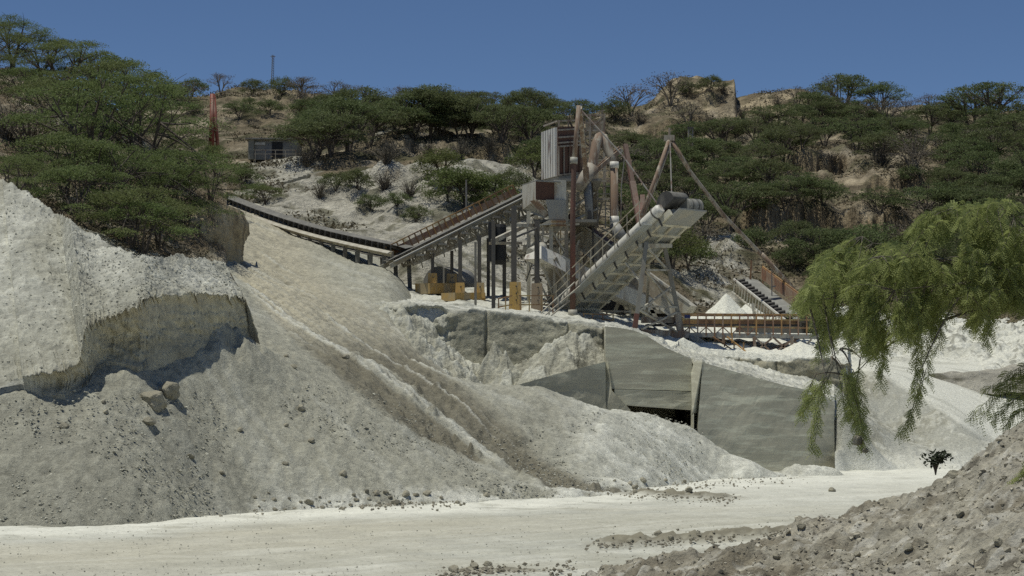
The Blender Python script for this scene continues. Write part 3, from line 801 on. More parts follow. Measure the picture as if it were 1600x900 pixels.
cut_face("yard_bank", ((1040, 552), (1100, 556), (1150, 557), (1156, 556), (1200, 562), (1290, 558), (1330, 566)), ((1040, 85.6), (1330, 86.0)), 3.0, 1.2, ((1040, .5), (1150, .5), (1200, .25), (1330, .3)), 1036, 1330, 300, 50, 8.0, c0=(0.32, 0.30, 0.22))

# rubble heaps leaning on the cut
def heap_sheet(name, cones, px0, px1, Y0, Y1, nc, nr, cc, rough=0.35):
    X, Y = fan(px0, px1, Y0, Y1, nc, nr)
    Z = np.full(X.shape, -2.0)
    for c, k in cones: Z = np.maximum(Z, cone(X, Y, c, k, 0.45))
    m = fbm(X * 1.0, Y * 1.0, 0.6 * Z, 5); f = fbm(X * 3.5, Y * 3.5, 2 * Z, 3)
    Z = Z + rough * m + 0.35 * rough * f + rough * 0.8 * np.abs(fbm(X * 0.6, Y * 0.6, 3 + 0 * X, 3))
    C = mix3(np.broadcast_to(np.array(cc), X.shape + (3,)), PALE, sst(m, -0.1, 0.5) * 0.8); C = mix3(C, DARKG, 0.6 * sst(-m + 0.3 * f, 0.2, 0.7))
    sheet(name, X, Y, Z, C, "rock_face")
heap_sheet("rubble_heap", ((P(640, 500, 78.6), .95), (P(610, 488, 79), 1.0), (P(628, 480, 79.1), .8), (P(600, 478, 79.3), .8), (P(680, 535, 77.5), 1.0), (P(705, 565, 76), 1.0), (P(660, 560, 74.5), .9), (P(735, 588, 74.5), 1.1), (P(772, 532, 78.2), 2.3), (P(790, 552, 77.8), 1.7), (P(880, 528, 78.7), .72), (P(900, 512, 79.1), .9), (P(850, 575, 76.5), .7), (P(925, 545, 78.5), .85)), 585, 948, 68, 79.6, 460, 300, GREY * 1.1, 0.30)

# ---------------------------------------------------------------- embankment and upper track on the right
pts = [PZ(x_, y_, 0) for x_, y_ in ((1400, 733), (1500, 732), (1570, 724))]
pts += [p + Vector((0, -4, -2.2)) for p in pts]
pts += [P(*a) for a in ((1296, 728, 74.6), (1330, 731, 75.2), (1300, 690, 76.2), (1345, 690, 78.6), (1300, 645, 78.2), (1340, 640, 82), (1306, 605, 82.5), (1310, 712, 75.3), (1310, 672, 76.3), (1310, 652, 77.0), (1312, 627, 79), (1370, 582, 89.5), (1400, 600, 88.5), (1450, 630, 86.5), (1500, 662, 84.5), (1550, 695, 82.5), (1380, 660, 85.3), (1440, 690, 83.5), (1310, 586, 90), (1390, 572, 96), (1450, 575, 97), (1520, 585, 97),
                        (1600, 640, 90), (1560, 660, 86.5), (1680, 690, 84), (1700, 640, 90), (1540, 600, 96), (1600, 590, 98), (1700, 585, 99), (1400, 566, 103), (1480, 560, 105), (1560, 556, 105), (1650, 552, 105), (1420, 540, 110), (1520, 538, 112), (1620, 530, 113), (1800, 600, 100), (1800, 700, 84), (1330, 560, 100))]
ze = TPS(pts)
X, Y = fan(1302.5, 1900, 71, 120, 430, 340)
Z = ze(X, Y); px, py = pxpy(X, Y, Z)
m = fbm(X * 0.7, Y * 0.7, 0.5 * Z, 4); f = fbm(X * 2.5, Y * 2.5, Z, 3)
edge = np.interp(px, [1300, 1370, 1450, 1550, 1600], [588, 582, 630, 695, 720])
road = sst(py, edge + 4, edge - 6)
rub = sst(px, 1500, 1580) * sst(py, 640, 600) + sst(py, 572, 555)
Z = Z + 0.08 * m * (1 - 0.7 * road) + 0.05 * f * (1 - road) + 0.35 * np.clip(rub, 0, 1) * np.abs(m) * 1.6
C = mix3(np.broadcast_to(PALE * 0.80, X.shape + (3,)), GREY * 0.95, 0.95 * sst(m + 0.8 * fbm(X * 0.25, Y * 0.25, 6 + 0 * X, 3), -0.25, 0.45))
C = mix3(C, WHITE * 0.95, sst(py, 690, 728) * 0.8 + 0.5 * sst(f + m, 0.2, 0.7))
C = mix3(C, WHITE * 0.97, road * 0.95); C = mix3(C, PALE * 0.95, road * 0.7 * sst(fbm((X + Y) * 0.5, (X - Y) * 0.08, 2 + 0 * X, 3), 0.05, 0.45))
C = mix3(C, DARKG, 0.7 * np.clip(rub, 0, 1) * sst(f + 0.5 * m, 0.25, 0.6))
sheet("embankment", X, Y, Z, C, "spoil_gravel")

# ---------------------------------------------------------------- dirt mound close on the right
pts = [P(*a) for a in ((1600, 668, 21.5), (1500, 738, 21), (1430, 782, 20.6), (1350, 806, 20.5), (1250, 832, 20.3), (1150, 876, 20.3), (1050, 903, 20.6), (960, 925, 20.8), (1700, 610, 22), (1900, 560, 23), (2300, 540, 24),
                      (1600, 780, 17.6), (1600, 900, 14), (1450, 900, 15.2), (1300, 900, 17.0), (1200, 900, 18.6), (1450, 830, 18.5), (1700, 900, 13), (2000, 900, 12), (1350, 850, 19), (1520, 800, 18.4))]
pts += [Vector((v.x + 0.4, v.y + 3.5, v.z - 1.7)) for v in pts[:10]]
pts += [PZ(900, 930, -0.1), PZ(800, 930, -0.35), PZ(1100, 1000, 0.2), PZ(1500, 1200, 0.9), PZ(1000, 860, -0.6), PZ(800, 880, -0.8), Vector((1, 11, -.4)), Vector((6, 8, .3))]
zm = TPS(pts, 1e-3, 6.0)
def zmound(X, Y):
    m = fbm(X * 1.3, Y * 1.3, 0 * X, 4); f = fbm(X * 5, Y * 5, 2 + 0 * X, 4)
    lump = np.clip(fbm(X * 2.6, Y * 2.6, 8 + 0 * X, 3), 0, 1)
    return zm(X, Y) + 0.08 * m + 0.05 * f + 0.12 * lump + 0.05 * np.abs(fbm(X * 3.2, Y * 3.2, 12 + 0 * X, 3))
X, Y = fan(780, 3200, 11, 27, 1150, 620)
Z = zmound(X, Y); px, py = pxpy(X, Y, Z)
m = fbm(X * 0.9, Y * 0.9, 0 * X, 4); f = fbm(X * 6, Y * 6, 2 + 0 * X, 3)
C = mix3(np.broadcast_to(np.array((0.36, 0.338, 0.27)), X.shape + (3,)), np.array((0.245, 0.22, 0.165)), sst(m, -0.1, 0.5))
C = mix3(C, np.array((0.46, 0.43, 0.35)), 0.7 * sst(fbm(X * 0.7, Y * 1.5, 5 + 0 * X, 4), 0.1, 0.6))
C = mix3(C, np.array((0.21, 0.185, 0.135)), 0.7 * sst(px, 1330, 1180) * sst(m + 0.4 * f, -0.5, 0.3))
C = mix3(C, np.array((0.14, 0.125, 0.10)), 0.75 * sst(m + 0.6 * f, -0.1, 0.4) * np.exp(-((py - np.interp(px, [1250, 1430, 1600], [832, 782, 668])) / 16) ** 2) * sst(px, 1350, 1450))
C = mix3(C, np.array((0.52, 0.50, 0.43)), 0.8 * sst(fbm(X * 3.0 + Y, Y * 5, 1 + 0 * X, 4), 0.1, 0.5))
C = mix3(C, np.array((0.15, 0.135, 0.105)), 0.7 * sst(fbm(X * 4.0, Y * 6 - X, 21 + 0 * X, 4), 0.3, 0.6))
C = C * (1 + 0.22 * f[..., None])
sheet("dirt_mound", X, Y, Z, C, "mound_dirt")

# ================================================================== CONCRETE WORKS
def lip_plate(name, pts_px, Y, thick, mat, parent, bulge=0.0):
    """upright slab from an outline (px, py, Y)"""
    m = MB(); pts = [P(*a) for a in pts_px]
    m.plate(pts, (0, -1, 0), thick)
    return m.build(name, mat, parent)

def subdiv_noise(o, cuts, amp, freq):
    """roughen a slab: subdivide and displace along y only"""
    import bmesh
    bm = bmesh.new(); bm.from_mesh(o.data)
    bmesh.ops.triangulate(bm, faces=bm.faces)
    for c in range(cuts): bmesh.ops.subdivide_edges(bm, edges=[e for e in bm.edges if e.calc_length() > 0.45], cuts=1, use_grid_fill=True)
    co = np.array([tuple(v.co) for v in bm.verts])
    off = np.array(wpos(o))
    q = co + off
    d = amp * fbm(q[:, 0] * freq, q[:, 1] * freq, q[:, 2] * freq * 2.0, 4)
    for v, dd in zip(bm.verts, d): v.co.y += dd
    bm.to_mesh(o.data); bm.free()

portal = thing("tunnel_portal", "grey concrete lintel over a low black opening half buried in rubble", "tunnel portal", P(1012, 690, 74))
o = lip_plate("lintel", ((946, 510, 73.9), (968, 512, 73.9), (990, 516, 73.9), (1010, 524, 73.9), (1040, 543, 73.9), (1081, 561, 73.9), (1081, 611, 73.9), (946, 607, 73.9)), 0, 1.2, "concrete", portal); subdiv_noise(o, 6, 0.010, 0.8)
o = lip_plate("ledge", ((960, 608, 73.87), (1081, 612, 73.87), (1081, 641, 73.87), (960, 632, 73.87)), 0, 1.3, "pale_concrete", portal); subdiv_noise(o, 5, 0.03, 1.2)
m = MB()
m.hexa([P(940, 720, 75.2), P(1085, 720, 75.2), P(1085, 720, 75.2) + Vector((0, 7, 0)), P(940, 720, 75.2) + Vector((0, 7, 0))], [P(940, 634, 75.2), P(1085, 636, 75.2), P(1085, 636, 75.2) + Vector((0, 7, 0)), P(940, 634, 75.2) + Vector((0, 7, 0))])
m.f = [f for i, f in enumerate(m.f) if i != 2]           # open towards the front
m.build("passage", "dark_steel", portal)  # near-black lining: the tunnel's deep shade is put into the colour
o = lip_plate("jamb", ((938, 569, 74.1), (950, 564, 73.8), (956, 610, 73.7), (985, 640, 73.6), (985, 690, 73.6), (930, 690, 73.9)), 0, 1.0, "concrete", portal); subdiv_noise(o, 4, 0.04, 0.9)

wing = thing("wing_wall", "low sloping concrete wing wall left of the black tunnel opening", "retaining wall", P(885, 680, 73))
o = lip_plate("wall_panel", ((800, 604, 72.2), (860, 587, 72.8), (946, 565, 73.7), (947, 690, 73.7), (800, 690, 72.2)), 0, 0.7, "concrete", wing); subdiv_noise(o, 5, 0.05, 0.7)

rw = thing("retaining_wall", "large streaked grey concrete retaining wall with sloping dusty top at the road", "retaining wall", P(1190, 745, 73.5))
Lt, Lb, Rt, Rb = P(1098, 566, 72.6), P(1083, 760, 71.3), P(1303, 628, 76.2), P(1305, 760, 75.8)
mid_t = [P(1160, 584, 73.7), P(1230, 603, 74.9), P(1282, 613, 75.8)]
m = MB(); m.plate([Lt] + mid_t + [Rt, Rb, Lb], (0, -1, 0), 1.1)
o = m.build("wall_panel", "concrete", rw); subdiv_noise(o, 5, 0.035, 0.8)
m = MB()
a, b, c, d = P(1079, 561, 74.6), P(1097.5, 565.5, 72.55), P(1082.0, 645, 71.9), P(1079, 650, 74.6)
back = Vector((0.35, 0.8, 0))
m.add([a, b, c, d, a + back, b + back, c + back, d + back], [(0, 1, 2, 3), (4, 7, 6, 5), (0, 4, 5, 1), (1, 5, 6, 2), (2, 6, 7, 3), (3, 7, 4, 0)])
m.build("corner_facet", "pale_concrete", rw)
m = MB(); m.plate([P(1079, 648, 74.5), P(1083, 646, 71.7), P(1083, 760, 71.25), P(1079, 760, 74.5)], (-1, 0, 0), 0.03); m.build("side_face", "concrete", rw)

# fallen concrete slab at the wall's right foot
m = MB(); m.plate([P(1306, 738, 75.2), P(1328, 736, 74.9), P(1347, 752, 73.6), P(1326, 755, 73.4)], (0.2, -0.3, 1), 0.3)
m.solo("broken_slab", "concrete", "dark broken slab lying at the right foot of the retaining wall", "slab")

# ================================================================== CONVEYORS AND PLANT
UP = Vector((0, 0, 1))
def axes(a, b):
    d = (b - a).normalized(); s = d.cross(UP).normalized(); n = s.cross(d).normalized()
    return d, s, n

# ---- long conveyor running down the bank from the left
A, B = P(343, 308, 118), P(633, 393, 93.5)
c1 = thing("belt_conveyor", "long low belt conveyor running down the bank beside the dozer ramp", "conveyor", (A + B) / 2 + Vector((0, 0, -1.0)))
d, s, n = axes(A, B); L = (B - A).length
sag = lambda t: -0.35 * math.sin(math.pi * t) * n
def along(t): return A + (B - A) * t + sag(t)
T_ = [i / 24 for i in range(25)]
for sg, nm, mt in ((1, "side_rail", "beige_steel"), (-1, "side_rail", "grey_steel")):
    m = MB()
    for t0, t1 in zip(T_[:-1], T_[1:]): m.beam(along(t0) + s * sg * 0.72 - n * 0.18, along(t1) + s * sg * 0.72 - n * 0.18, 0.12, 0.30, n)
    m.build(nm, mt, c1)
m = MB()
for t0, t1 in zip(T_[:-1], T_[1:]):
    a, b = along(t0) + n * 0.16, along(t1) + n * 0.16
    m.hexa([a - s * .55 + n * .14 - n * .03, a - n * .03, b - n * .03, b - s * .55 + n * .14 - n * .03], [a - s * .55 + n * .14, a, b, b - s * .55 + n * .14])
    m.hexa([a - n * .03, a + s * .55 + n * .14 - n * .03, b + s * .55 + n * .14 - n * .03, b - n * .03], [a, a + s * .55 + n * .14, b + s * .55 + n * .14, b])
m.build("belt", "rubber", c1)
m = MB()
for t0, t1 in zip(T_[:-1], T_[1:]): m.beam(along(t0) - n * 0.5, along(t1) - n * 0.5, 1.1, 0.03, n)
m.build("return_belt", "belt_dust", c1)
m = MB()
for t0, t1 in zip(T_[:-1], T_[1:]): m.beam(along(t0) + s * 0.92 - n * 0.10, along(t1) + s * 0.92 - n * 0.10, 0.22, 0.05, (n + s * .6).normalized())
m.build("cover_strip", "beige_steel", c1)
for i in range(36):
    t = (i + .5) / 36; c = along(t)
    m = MB(); m.beam(c - s * .62 + n * .2, c - n * .0, .10, .10, n); m.beam(c, c + s * .62 + n * .2, .10, .10, n); m.beam(c + s * .66 + n * .28, c + s * .66 - n * .1, .08, .1)
    m.build("idler", "dark_steel", c1)
for i in range(17):
    t = (i + .4) / 17; c = along(t)
    for sg in (1, -1):
        m = MB(); m.beam(c + s * sg * .72 - n * .3, c + s * sg * .8 + Vector((0, 0, -1.9 - .5 * t)), .22, .22); m.build("support_leg", "grey_steel", c1)

# ---- inclined gallery rising to the transfer tower
A, B = P(630, 398, 93.5), P(822, 303, 96.5)
c2 = thing("conveyor_gallery", "inclined conveyor gallery with rust brown handrail rising to the transfer tower", "conveyor", P(700, 470, 94))
d, s, n = axes(A, B); L = (B - A).length
at_ = lambda t: A + (B - A) * t
m = MB(); m.beam(A - d * 1.0 + n * .10, B + n * .10, 1.1, .05, n); m.build("belt", "rubber", c2)
m = MB()
for sg in (1, -1): m.beam(A - d * 1.2 + s * sg * .72 - n * .16, B + s * sg * .72 - n * .16, .12, .24, n)
m.build("stringer", "beige_steel", c2)
m = MB(); m.beam(A - d * 1.0 + s * .98 - n * .02, B + s * .98 - n * .02, .34, .06, n); m.build("walkway", "plate_steel", c2)
m = MB(); m.beam(A + s * -.95, B + s * -.95, .34, .06, n); m.build("far_walkway", "plate_steel", c2)
m = MB()
m.beam(A - d * .4 - s * 1.12 + n * .30, B - s * 1.12 + n * .30, .03, .34, n); m.build("toe_panel", "rusty_rail", c2)
m = MB()
m.beam(A - d * .4 - s * 1.1 + n * .66, B - s * 1.1 + n * .66, .06)
for i in range(22): m.beam(at_(i / 21) - s * 1.1, at_(i / 21) - s * 1.1 + n * .66, .06)
m.build("handrail", "orange_rail", c2)
# deep lattice truss below
m = MB(); D1 = 1.15
for sg in (1, -1):
    o_ = s * sg * .7
    m.beam(A + o_ - n * D1 * .55, B + o_ - n * D1, .12)
    for i in range(24):
        t0, t1 = i / 24, (i + 1) / 24
        dep = lambda t: D1 * (.55 + .45 * t)
        m.beam(at_(t0) + o_ - n * .4, at_(t0) + o_ - n * dep(t0), .09)
        if i % 2: m.beam(at_(t0) + o_ - n * .4, at_(t1) + o_ - n * dep(t1), .07)
        else: m.beam(at_(t1) + o_ - n * .4, at_(t0) + o_ - n * dep(t0), .07)
m.build("truss", "beige_steel", c2)
for i in range(11):
    t = (i + .6) / 11.5; c = at_(t)
    m = MB(); m.beam(c + s * .7 - n * .38, c + s * 1.55 - Vector((0, 0, .30)), .34, .10, UP); m.beam(c + s * 1.4 - Vector((0, 0, .33)), c + s * .72 - n * 1.0, .05)
    m.build("walkway_bracket", "grey_steel", c2)
def foot(px, pytop, pybot, Y, w=0.62, label="", mat="yellow_paint"):
    m = MB(); a, b = P(px, pytop, Y), P(px, pybot, Y)
    t = thing("column_footing", label, "footing", b, "yellow concrete footings under the gallery")
    m.hexa([b + Vector((-w * .58, -w * .58, 0)), b + Vector((w * .58, -w * .58, 0)), b + Vector((w * .58, w * .58, 0)), b + Vector((-w * .58, w * .58, 0))],
           [a + Vector((-w * .5, -w * .5, 0)), a + Vector((w * .5, -w * .5, 0)), a + Vector((w * .5, w * .5, 0)), a + Vector((-w * .5, w * .5, 0))])
    m.build("pedestal", mat, t)
    for k in range(3):
        m = MB(); z = a.z - .22 - k * .33
        m.tube([(a.x + .1 * w, a.y - w * .5 - .05, z), (a.x + .1 * w, a.y - w * .45, z)], .04, 8); m.build("bolt_hole", "dark_steel", t)
    return t
YB = "yellow_paint"
f1 = foot(676, 427, 447, 93.2, .44, "yellow pedestal at the left end of the long low yellow beam")
foot(706, 428, 446, 95.0, .5, "small yellow pedestal at the far right end of the long yellow beam")
foot(719, 442, 462, 91.5, .44, "yellow pedestal on the shorter yellow beam nearest the cut edge")
foot(749, 442, 466, 92.5, .5, "yellow pedestal just right of the shorter yellow beam behind a thin pole")
foot(805, 441, 489, 86.5, .54, "tall bright yellow column footing inside the yellow handrail at the cut edge")
foot(839, 443, 489, 90.0, .54, "tall faded brown column footing behind the yellow handrail", "faded_yellow")
def sill(p, q, w, h, label):
    m = MB(); m.beam(p, q, w, h); return m.solo("footing_beam", "yellow_paint", label, "footing beam", "yellow footing beams")
sill(P(660, 451, 92.6), P(708, 451, 95.2), .9, .55, "long low yellow concrete beam carrying two pedestals left of the gallery")
sill(P(700, 464, 90.8), P(748, 464, 92.8), .9, .42, "short low yellow concrete beam near the cut edge")
def column(px, pt, pb, Y, w=.30, mat="dark_steel", dx=0):
    m = MB(); m.beam(P(px + dx, pt, Y), P(px, pb, Y), w, w); return m.build("support_column", mat, c2)
column(676, 396, 427, 93.2, .17); column(706, 392, 428, 95, .17); column(719, 375, 442, 91.5, .2); column(749, 368, 442, 92.5, .2)
column(771, 345, 486, 87, .19); column(803, 322, 441, 86.5, .27); column(839, 345, 443, 90, .26); column(743, 378, 480, 88.5, .12, "grey_steel"); column(788, 362, 470, 95, .2); column(763, 372, 470, 96, .18)
m = MB(); m.beam(P(770, 377, 91), P(822, 352, 93.5), .2, .22); m.beam(P(765, 380, 92), P(815, 380, 93), .14); m.beam(P(800, 352, 87), P(842, 352, 91), .16)
m.build("cross_beam", "beige_steel", c2)
m = MB(); m.beam(P(803, 372, 87), P(840, 356, 90), .08); m.beam(P(822, 440, 92), P(842, 380, 92), .07); m.beam(P(845, 440, 92), P(826, 385, 92), .07); m.build("brace", "dark_steel", c2)

# black gravity take-up hanging under the gallery
m = MB()
a = P(764, 352, 93)
tk = thing("takeup_weight", "black rubber sheeted take-up weight hanging under the gallery", "counterweight", P(774, 412, 93))
m.box(P(768.5, 378, 93.2), (.36, .5, 2.05)); m.build("left_panel", "black_rubber", tk)
m = MB(); c_ = P(779.5, 382, 93.6)
m.tube([c_ + Vector((0, 0, 1.05)), c_ + Vector((0, 0, .9)), c_ + Vector((0, 0, -.85)), c_ + Vector((0, 0, -1.05))], [.36, .40, .40, .30], 12); m.build("roll", "black_rubber", tk)
# culvert-like dark shell under the low end
m = MB(); pts_o, pts_i = [], []
q0 = P(672, 447, 95.6); fw = Vector((.55, .83, 0)).normalized(); sd_ = Vector((.83, -.55, 0))
for k in range(13):
    t = math.pi * k / 12
    pts_o.append(q0 + sd_ * (.55 - math.cos(t) * 1.05) + UP * math.sin(t) * 1.05)
m.add(pts_o + [p + fw * 2.2 for p in pts_o], [tuple(range(13))[::-1], tuple(range(13, 26))] + [(i, i + 1, i + 14, i + 13) for i in range(12)] + [(12, 0, 13, 25)])
m.solo("drum_shell", "blue_grey", "dark grey rounded drum shell behind the first yellow pedestals", "drum", smooth=True)

# ---- transfer tower
tw = thing("transfer_tower", "rusty transfer tower with ribbed white bin, hoppers and tangled chutes", "plant tower", P(885, 480, 97))
def tb(name, mat, fn, parent=tw, smooth=False):
    m = MB(); fn(m); return m.build(name, mat, parent, smooth)
# legs and bracing of the frame
for a in ((826, 330, 470, 93.5), (861, 318, 480, 93.5), (885, 300, 482, 94), (903, 300, 482, 100), (866, 300, 470, 100), (930, 270, 480, 99), (838, 330, 460, 99)):
    tb("tower_leg", "beige_steel", lambda m: m.beam(P(a[0], a[1], a[3]), P(a[0], a[2], a[3]), .2))
def fr(m):
    for a in ((822, 356, 93.5, 905, 350, 94), (826, 385, 93.5, 886, 372, 94), (826, 410, 93.6, 886, 345, 94), (861, 360, 93.5, 886, 400, 94), (861, 420, 93.5, 886, 392, 94), (866, 390, 100, 930, 350, 99), (885, 330, 94, 930, 300, 99), (885, 350, 94, 935, 325, 99), (885, 380, 94, 932, 345, 99),
              (826, 430, 93.6, 886, 430, 94), (838, 420, 99, 866, 380, 100), (903, 420, 100, 930, 380, 99), (850, 362, 93.4, 826, 390, 93.6), (895, 405, 95, 905, 375, 95)):
        m.beam(P(*a[:3]), P(*a[3:]), .1)
tb("tower_brace", "beige_steel", fr)
tb("tower_deck", "grey_steel", lambda m: (m.box(P(880, 352, 96.5), (3.4, 5, .15)), m.box(P(845, 388, 96), (1.9, 3, .12)), m.box(P(900, 288, 97), (2.6, 4, .15))))
# transfer hopper fed by the gallery
pA, pB, pC = P(816, 289, 95.2), P(837, 282, 92.8), P(876, 284, 93.6)
dz = lambda p, h: p - UP * h
tb("hopper_end", "white_steel", lambda m: m.plate([pA, pB, dz(pB, 1.0), dz(pA, 1.35)], (-1, -1, 0), .08))
tb("hopper_side", "brown_clad", lambda m: m.plate([pB, pC - Vector((.35, 0, 0)), dz(pC, 1.0) - Vector((.35, 0, 0)), dz(pB, 1.0)], (0.2, -1, 0), .08))
tb("hopper_corner", "white_steel", lambda m: m.plate([pC - Vector((.33, 0, -.1)), pC + Vector((.3, .2, .1)), dz(pC, 1.3) + Vector((.3, .2, 0)), dz(pC, 1.3) - Vector((.33, 0, 0))], (0.2, -1, 0), .1))
tb("hopper_lid", "plate_steel", lambda m: m.plate([pA + UP * .02, pB + UP * .02, pC + UP * .02, pC + Vector((-.3, 3, .02)), pA + Vector((.3, 2.6, .02))], UP, .06))
tb("hopper_slope", "white_steel", lambda m: m.plate([dz(pA, 1.3), dz(pB, 1.02), P(858, 337, 93.6), P(850, 341, 93.8)], (-1, -.6, -.5), .07))
tb("discharge_chute", "pale_rust", lambda m: m.plate([P(828, 314, 92.7), P(837, 312, 92.6), P(857, 333, 93.2), P(851, 340, 93.2)], (-.6, -1, -.2), .12))
tb("chute_box", "plate_steel", lambda m: m.hexa([P(858, 343, 93), P(884, 343, 93.2), P(886, 343, 95), P(860, 343, 95)], [P(853, 312, 92.9), P(884, 312, 93.1), P(886, 312, 95.2), P(855, 312, 95)]))
tb("chute_skirt", "white_steel", lambda m: m.hexa([P(842, 352, 93), P(884, 350, 93.2), P(886, 350, 95), P(845, 352, 95)], [P(858, 343.5, 93), P(884, 343.5, 93.2), P(886, 343.5, 95), P(860, 343.5, 95)]))
# ribbed white bin
bL, bC, bR = P(849, 207, 98.5), P(871.5, 199, 95.8), P(905, 197, 98)
hB = 2.65
bn = thing_bin = tb("bin", "brown_clad", lambda m: m.hexa([dz(bL, hB), dz(bC, hB), dz(bR, hB), dz(bL + (bR - bC), hB)], [bL, bC, bR, bL + (bR - bC)]))
def ribs(m):
    e = (bC - bL); nn = Vector((-e.y, e.x, 0)).normalized()
    if nn.x > 0: nn = -nn
    for k in range(6):
        c0 = bL + e * ((k + .45) / 6)
        m.box(c0 - UP * hB / 2 + nn * .05, (.18, .32, hB), ((nn), e.normalized(), UP))
tb("bin_rib", "cover_white", ribs, bn)
def bandf(m):
    e = bR - bC; nn = Vector((e.y, -e.x, 0)).normalized()
    for zz in (.15, .55, .85, 1.05, 2.6): m.beam(bC - UP * zz + nn * .06, bR - UP * zz + nn * .06, .12, .09)
    for k in range(5): m.beam(bC + e * (k / 4) - UP * 1.05 + nn * .05, bC + e * (k / 4) - UP * 2.6 + nn * .05, .08)
tb("bin_band", "rust", bandf, bn)
lo = [P(866, 291, 97), P(880, 293, 96.4), P(900, 291, 97.4), P(886, 289, 98.6)]
tb("bin_bottom", "plate_steel", lambda m: m.hexa(lo, [dz(bL, hB + .02), dz(bC, hB + .02), dz(bR, hB + .02), dz(bL + (bR - bC), hB + .02)]), bn)
# open rusty headframe behind
def head(m):
    for a in (908, 922, 944): m.beam(P(a, 178, 100), P(a, 300, 100), .12)
    for yy in (180, 192, 204, 216, 232, 250): m.beam(P(906, yy, 100), P(946, yy, 100), .09)
    for a, b in ((180, 216), (216, 250)): m.beam(P(908, a, 100.1), P(944, b, 100.1), .07); m.beam(P(944, a, 100.2), P(908, b, 100.2), .07)
    m.beam(P(932, 176, 100), P(945, 172, 100), .06)
tb("headframe", "rust", head)
tb("headframe_panel", "rust", lambda m: m.box(P(915, 262, 99.6), (1.1, .1, 1.1)))
tb("headframe_panel", "rust", lambda m: m.box(P(930, 198, 100.4), (1.1, .08, .7)))
for k, (mt, a) in enumerate((("pale_rust", (868, 470, 95, 905, 432, 96)), ("beige_steel", (872, 478, 95.2, 909, 440, 96.2)), ("beige_steel", (905, 432, 96, 872, 400, 95.6)), ("rust", (880, 300, 94.5, 880, 345, 94.5)), ("beige_steel", (848, 352, 93.2, 848, 392, 93.2)), ("beige_steel", (826, 366, 93.4, 861, 366, 93.4)),
        ("pale_rust", (884, 400, 94.2, 930, 400, 99)), ("rust", (912, 360, 97, 912, 450, 97)), ("beige_steel", (930, 360, 99, 905, 440, 97)), ("beige_steel", (835, 430, 94, 850, 388, 94)), ("pale_rust", (855, 445, 94, 884, 445, 95)), ("rust", (944, 300, 98.5, 932, 356, 98.5)), ("beige_steel", (920, 372, 97, 955, 356, 97)), ("beige_steel", (938, 356, 96, 985, 380, 95.6)),
        ("pale_rust", (845, 470, 93, 885, 468, 94)), ("beige_steel", (832, 345, 93.6, 850, 385, 93.4)), ("beige_steel", (868, 372, 94, 880, 430, 94)), ("yellow_rail", (862, 352, 93, 884, 352, 93.2)), ("yellow_rail", (862, 346, 92.9, 884, 346, 93.1)), ("rust", (850, 197, 98.6, 872, 189, 96)), ("rust", (872, 189, 96, 905, 188, 98)), ("rust", (873, 199, 96, 873, 188, 96)), ("rust", (888, 198, 97, 888, 187, 97)))):
    tb("tower_strut", mt, lambda m: m.beam(P(*a[:3]), P(*a[3:]), .09))
# bent ducts
tb("bent_duct", "pale_rust", lambda m: m.tube([P(918, 285, 95.5), P(926, 256, 95.6), P(932, 225, 95.8), P(937, 214, 96), P(941, 212, 96.2)], [.22, .26, .29, .28, .25], 12), smooth=True)
dd = tb("down_duct", "rust", lambda m: m.tube([P(940, 214, 96.1), P(947, 228, 96), P(954, 243, 95.8), P(960, 256, 95.6)], [.32, .28, .22, .20], 12), smooth=True)
tb("duct_pipe", "pale_rust", lambda m: m.tube([P(959.5, 255, 95.6), P(960, 335, 95.6), P(960, 350, 95.6)], [.22, .22, .2], 12), smooth=True)
tb("duct_collar", "cover_white", lambda m: m.tube([P(959.5, 253, 95.6), P(959.5, 263, 95.6)], .26, 12), smooth=True)
tb("duct_collar", "cover_white", lambda m: m.tube([P(960, 338, 95.6), P(960, 352, 95.6)], .26, 12), smooth=True)
tb("duct_boot", "blue_grey", lambda m: m.tube([P(960, 352, 95.6), P(966, 364, 95.4), P(976, 372, 95.2)], [.3, .36, .2], 10), smooth=True)
tb("spout", "rust", lambda m: m.tube([P(926, 262, 95.3), P(914, 278, 95), P(906, 292, 94.6)], [.4, .36, .28], 10), smooth=True)
tb("grey_pipe", "grey_sheet", lambda m: m.tube([P(917, 285, 95), P(920, 320, 95), P(921, 350, 95.2)], [.24, .22, .2], 10), smooth=True)
tb("thin_post", "dark_steel", lambda m: (m.beam(P(925, 262, 96), P(927, 410, 96), .1), m.beam(P(921, 330, 94.8), P(922, 345, 94.8), .2)))
tb("long_brace", "pale_rust", lambda m: (m.beam(P(905, 288, 94.9), P(971, 234, 95.9), .22), m.beam(P(915, 276, 95.1), P(968, 230, 96.1), .12)))
def ladder(m):
    for a in (934, 946, 954): m.beam(P(a, 250, 98), P(a, 356, 98), .07)
    for yy in range(255, 356, 12): m.beam(P(934, yy, 98), P(954, yy, 98), .06)
    for yy in (283, 311): m.beam(P(932, yy, 97.9), P(957, yy, 97.9), .12)
tb("access_ladder", "rust", ladder)
tb("railing", "yellow_rail", lambda m: [m.beam(P(*a[:3]), P(*a[3:]), .06) for a in ((896, 330, 95, 925, 318, 97), (896, 340, 95, 925, 328, 97), (896, 350, 95, 925, 338, 97), (880, 395, 94, 893, 395, 94.5), (872, 360, 94, 872, 395, 94), (876, 360, 94, 876, 395, 94), (884, 385, 94, 884, 352, 94))])

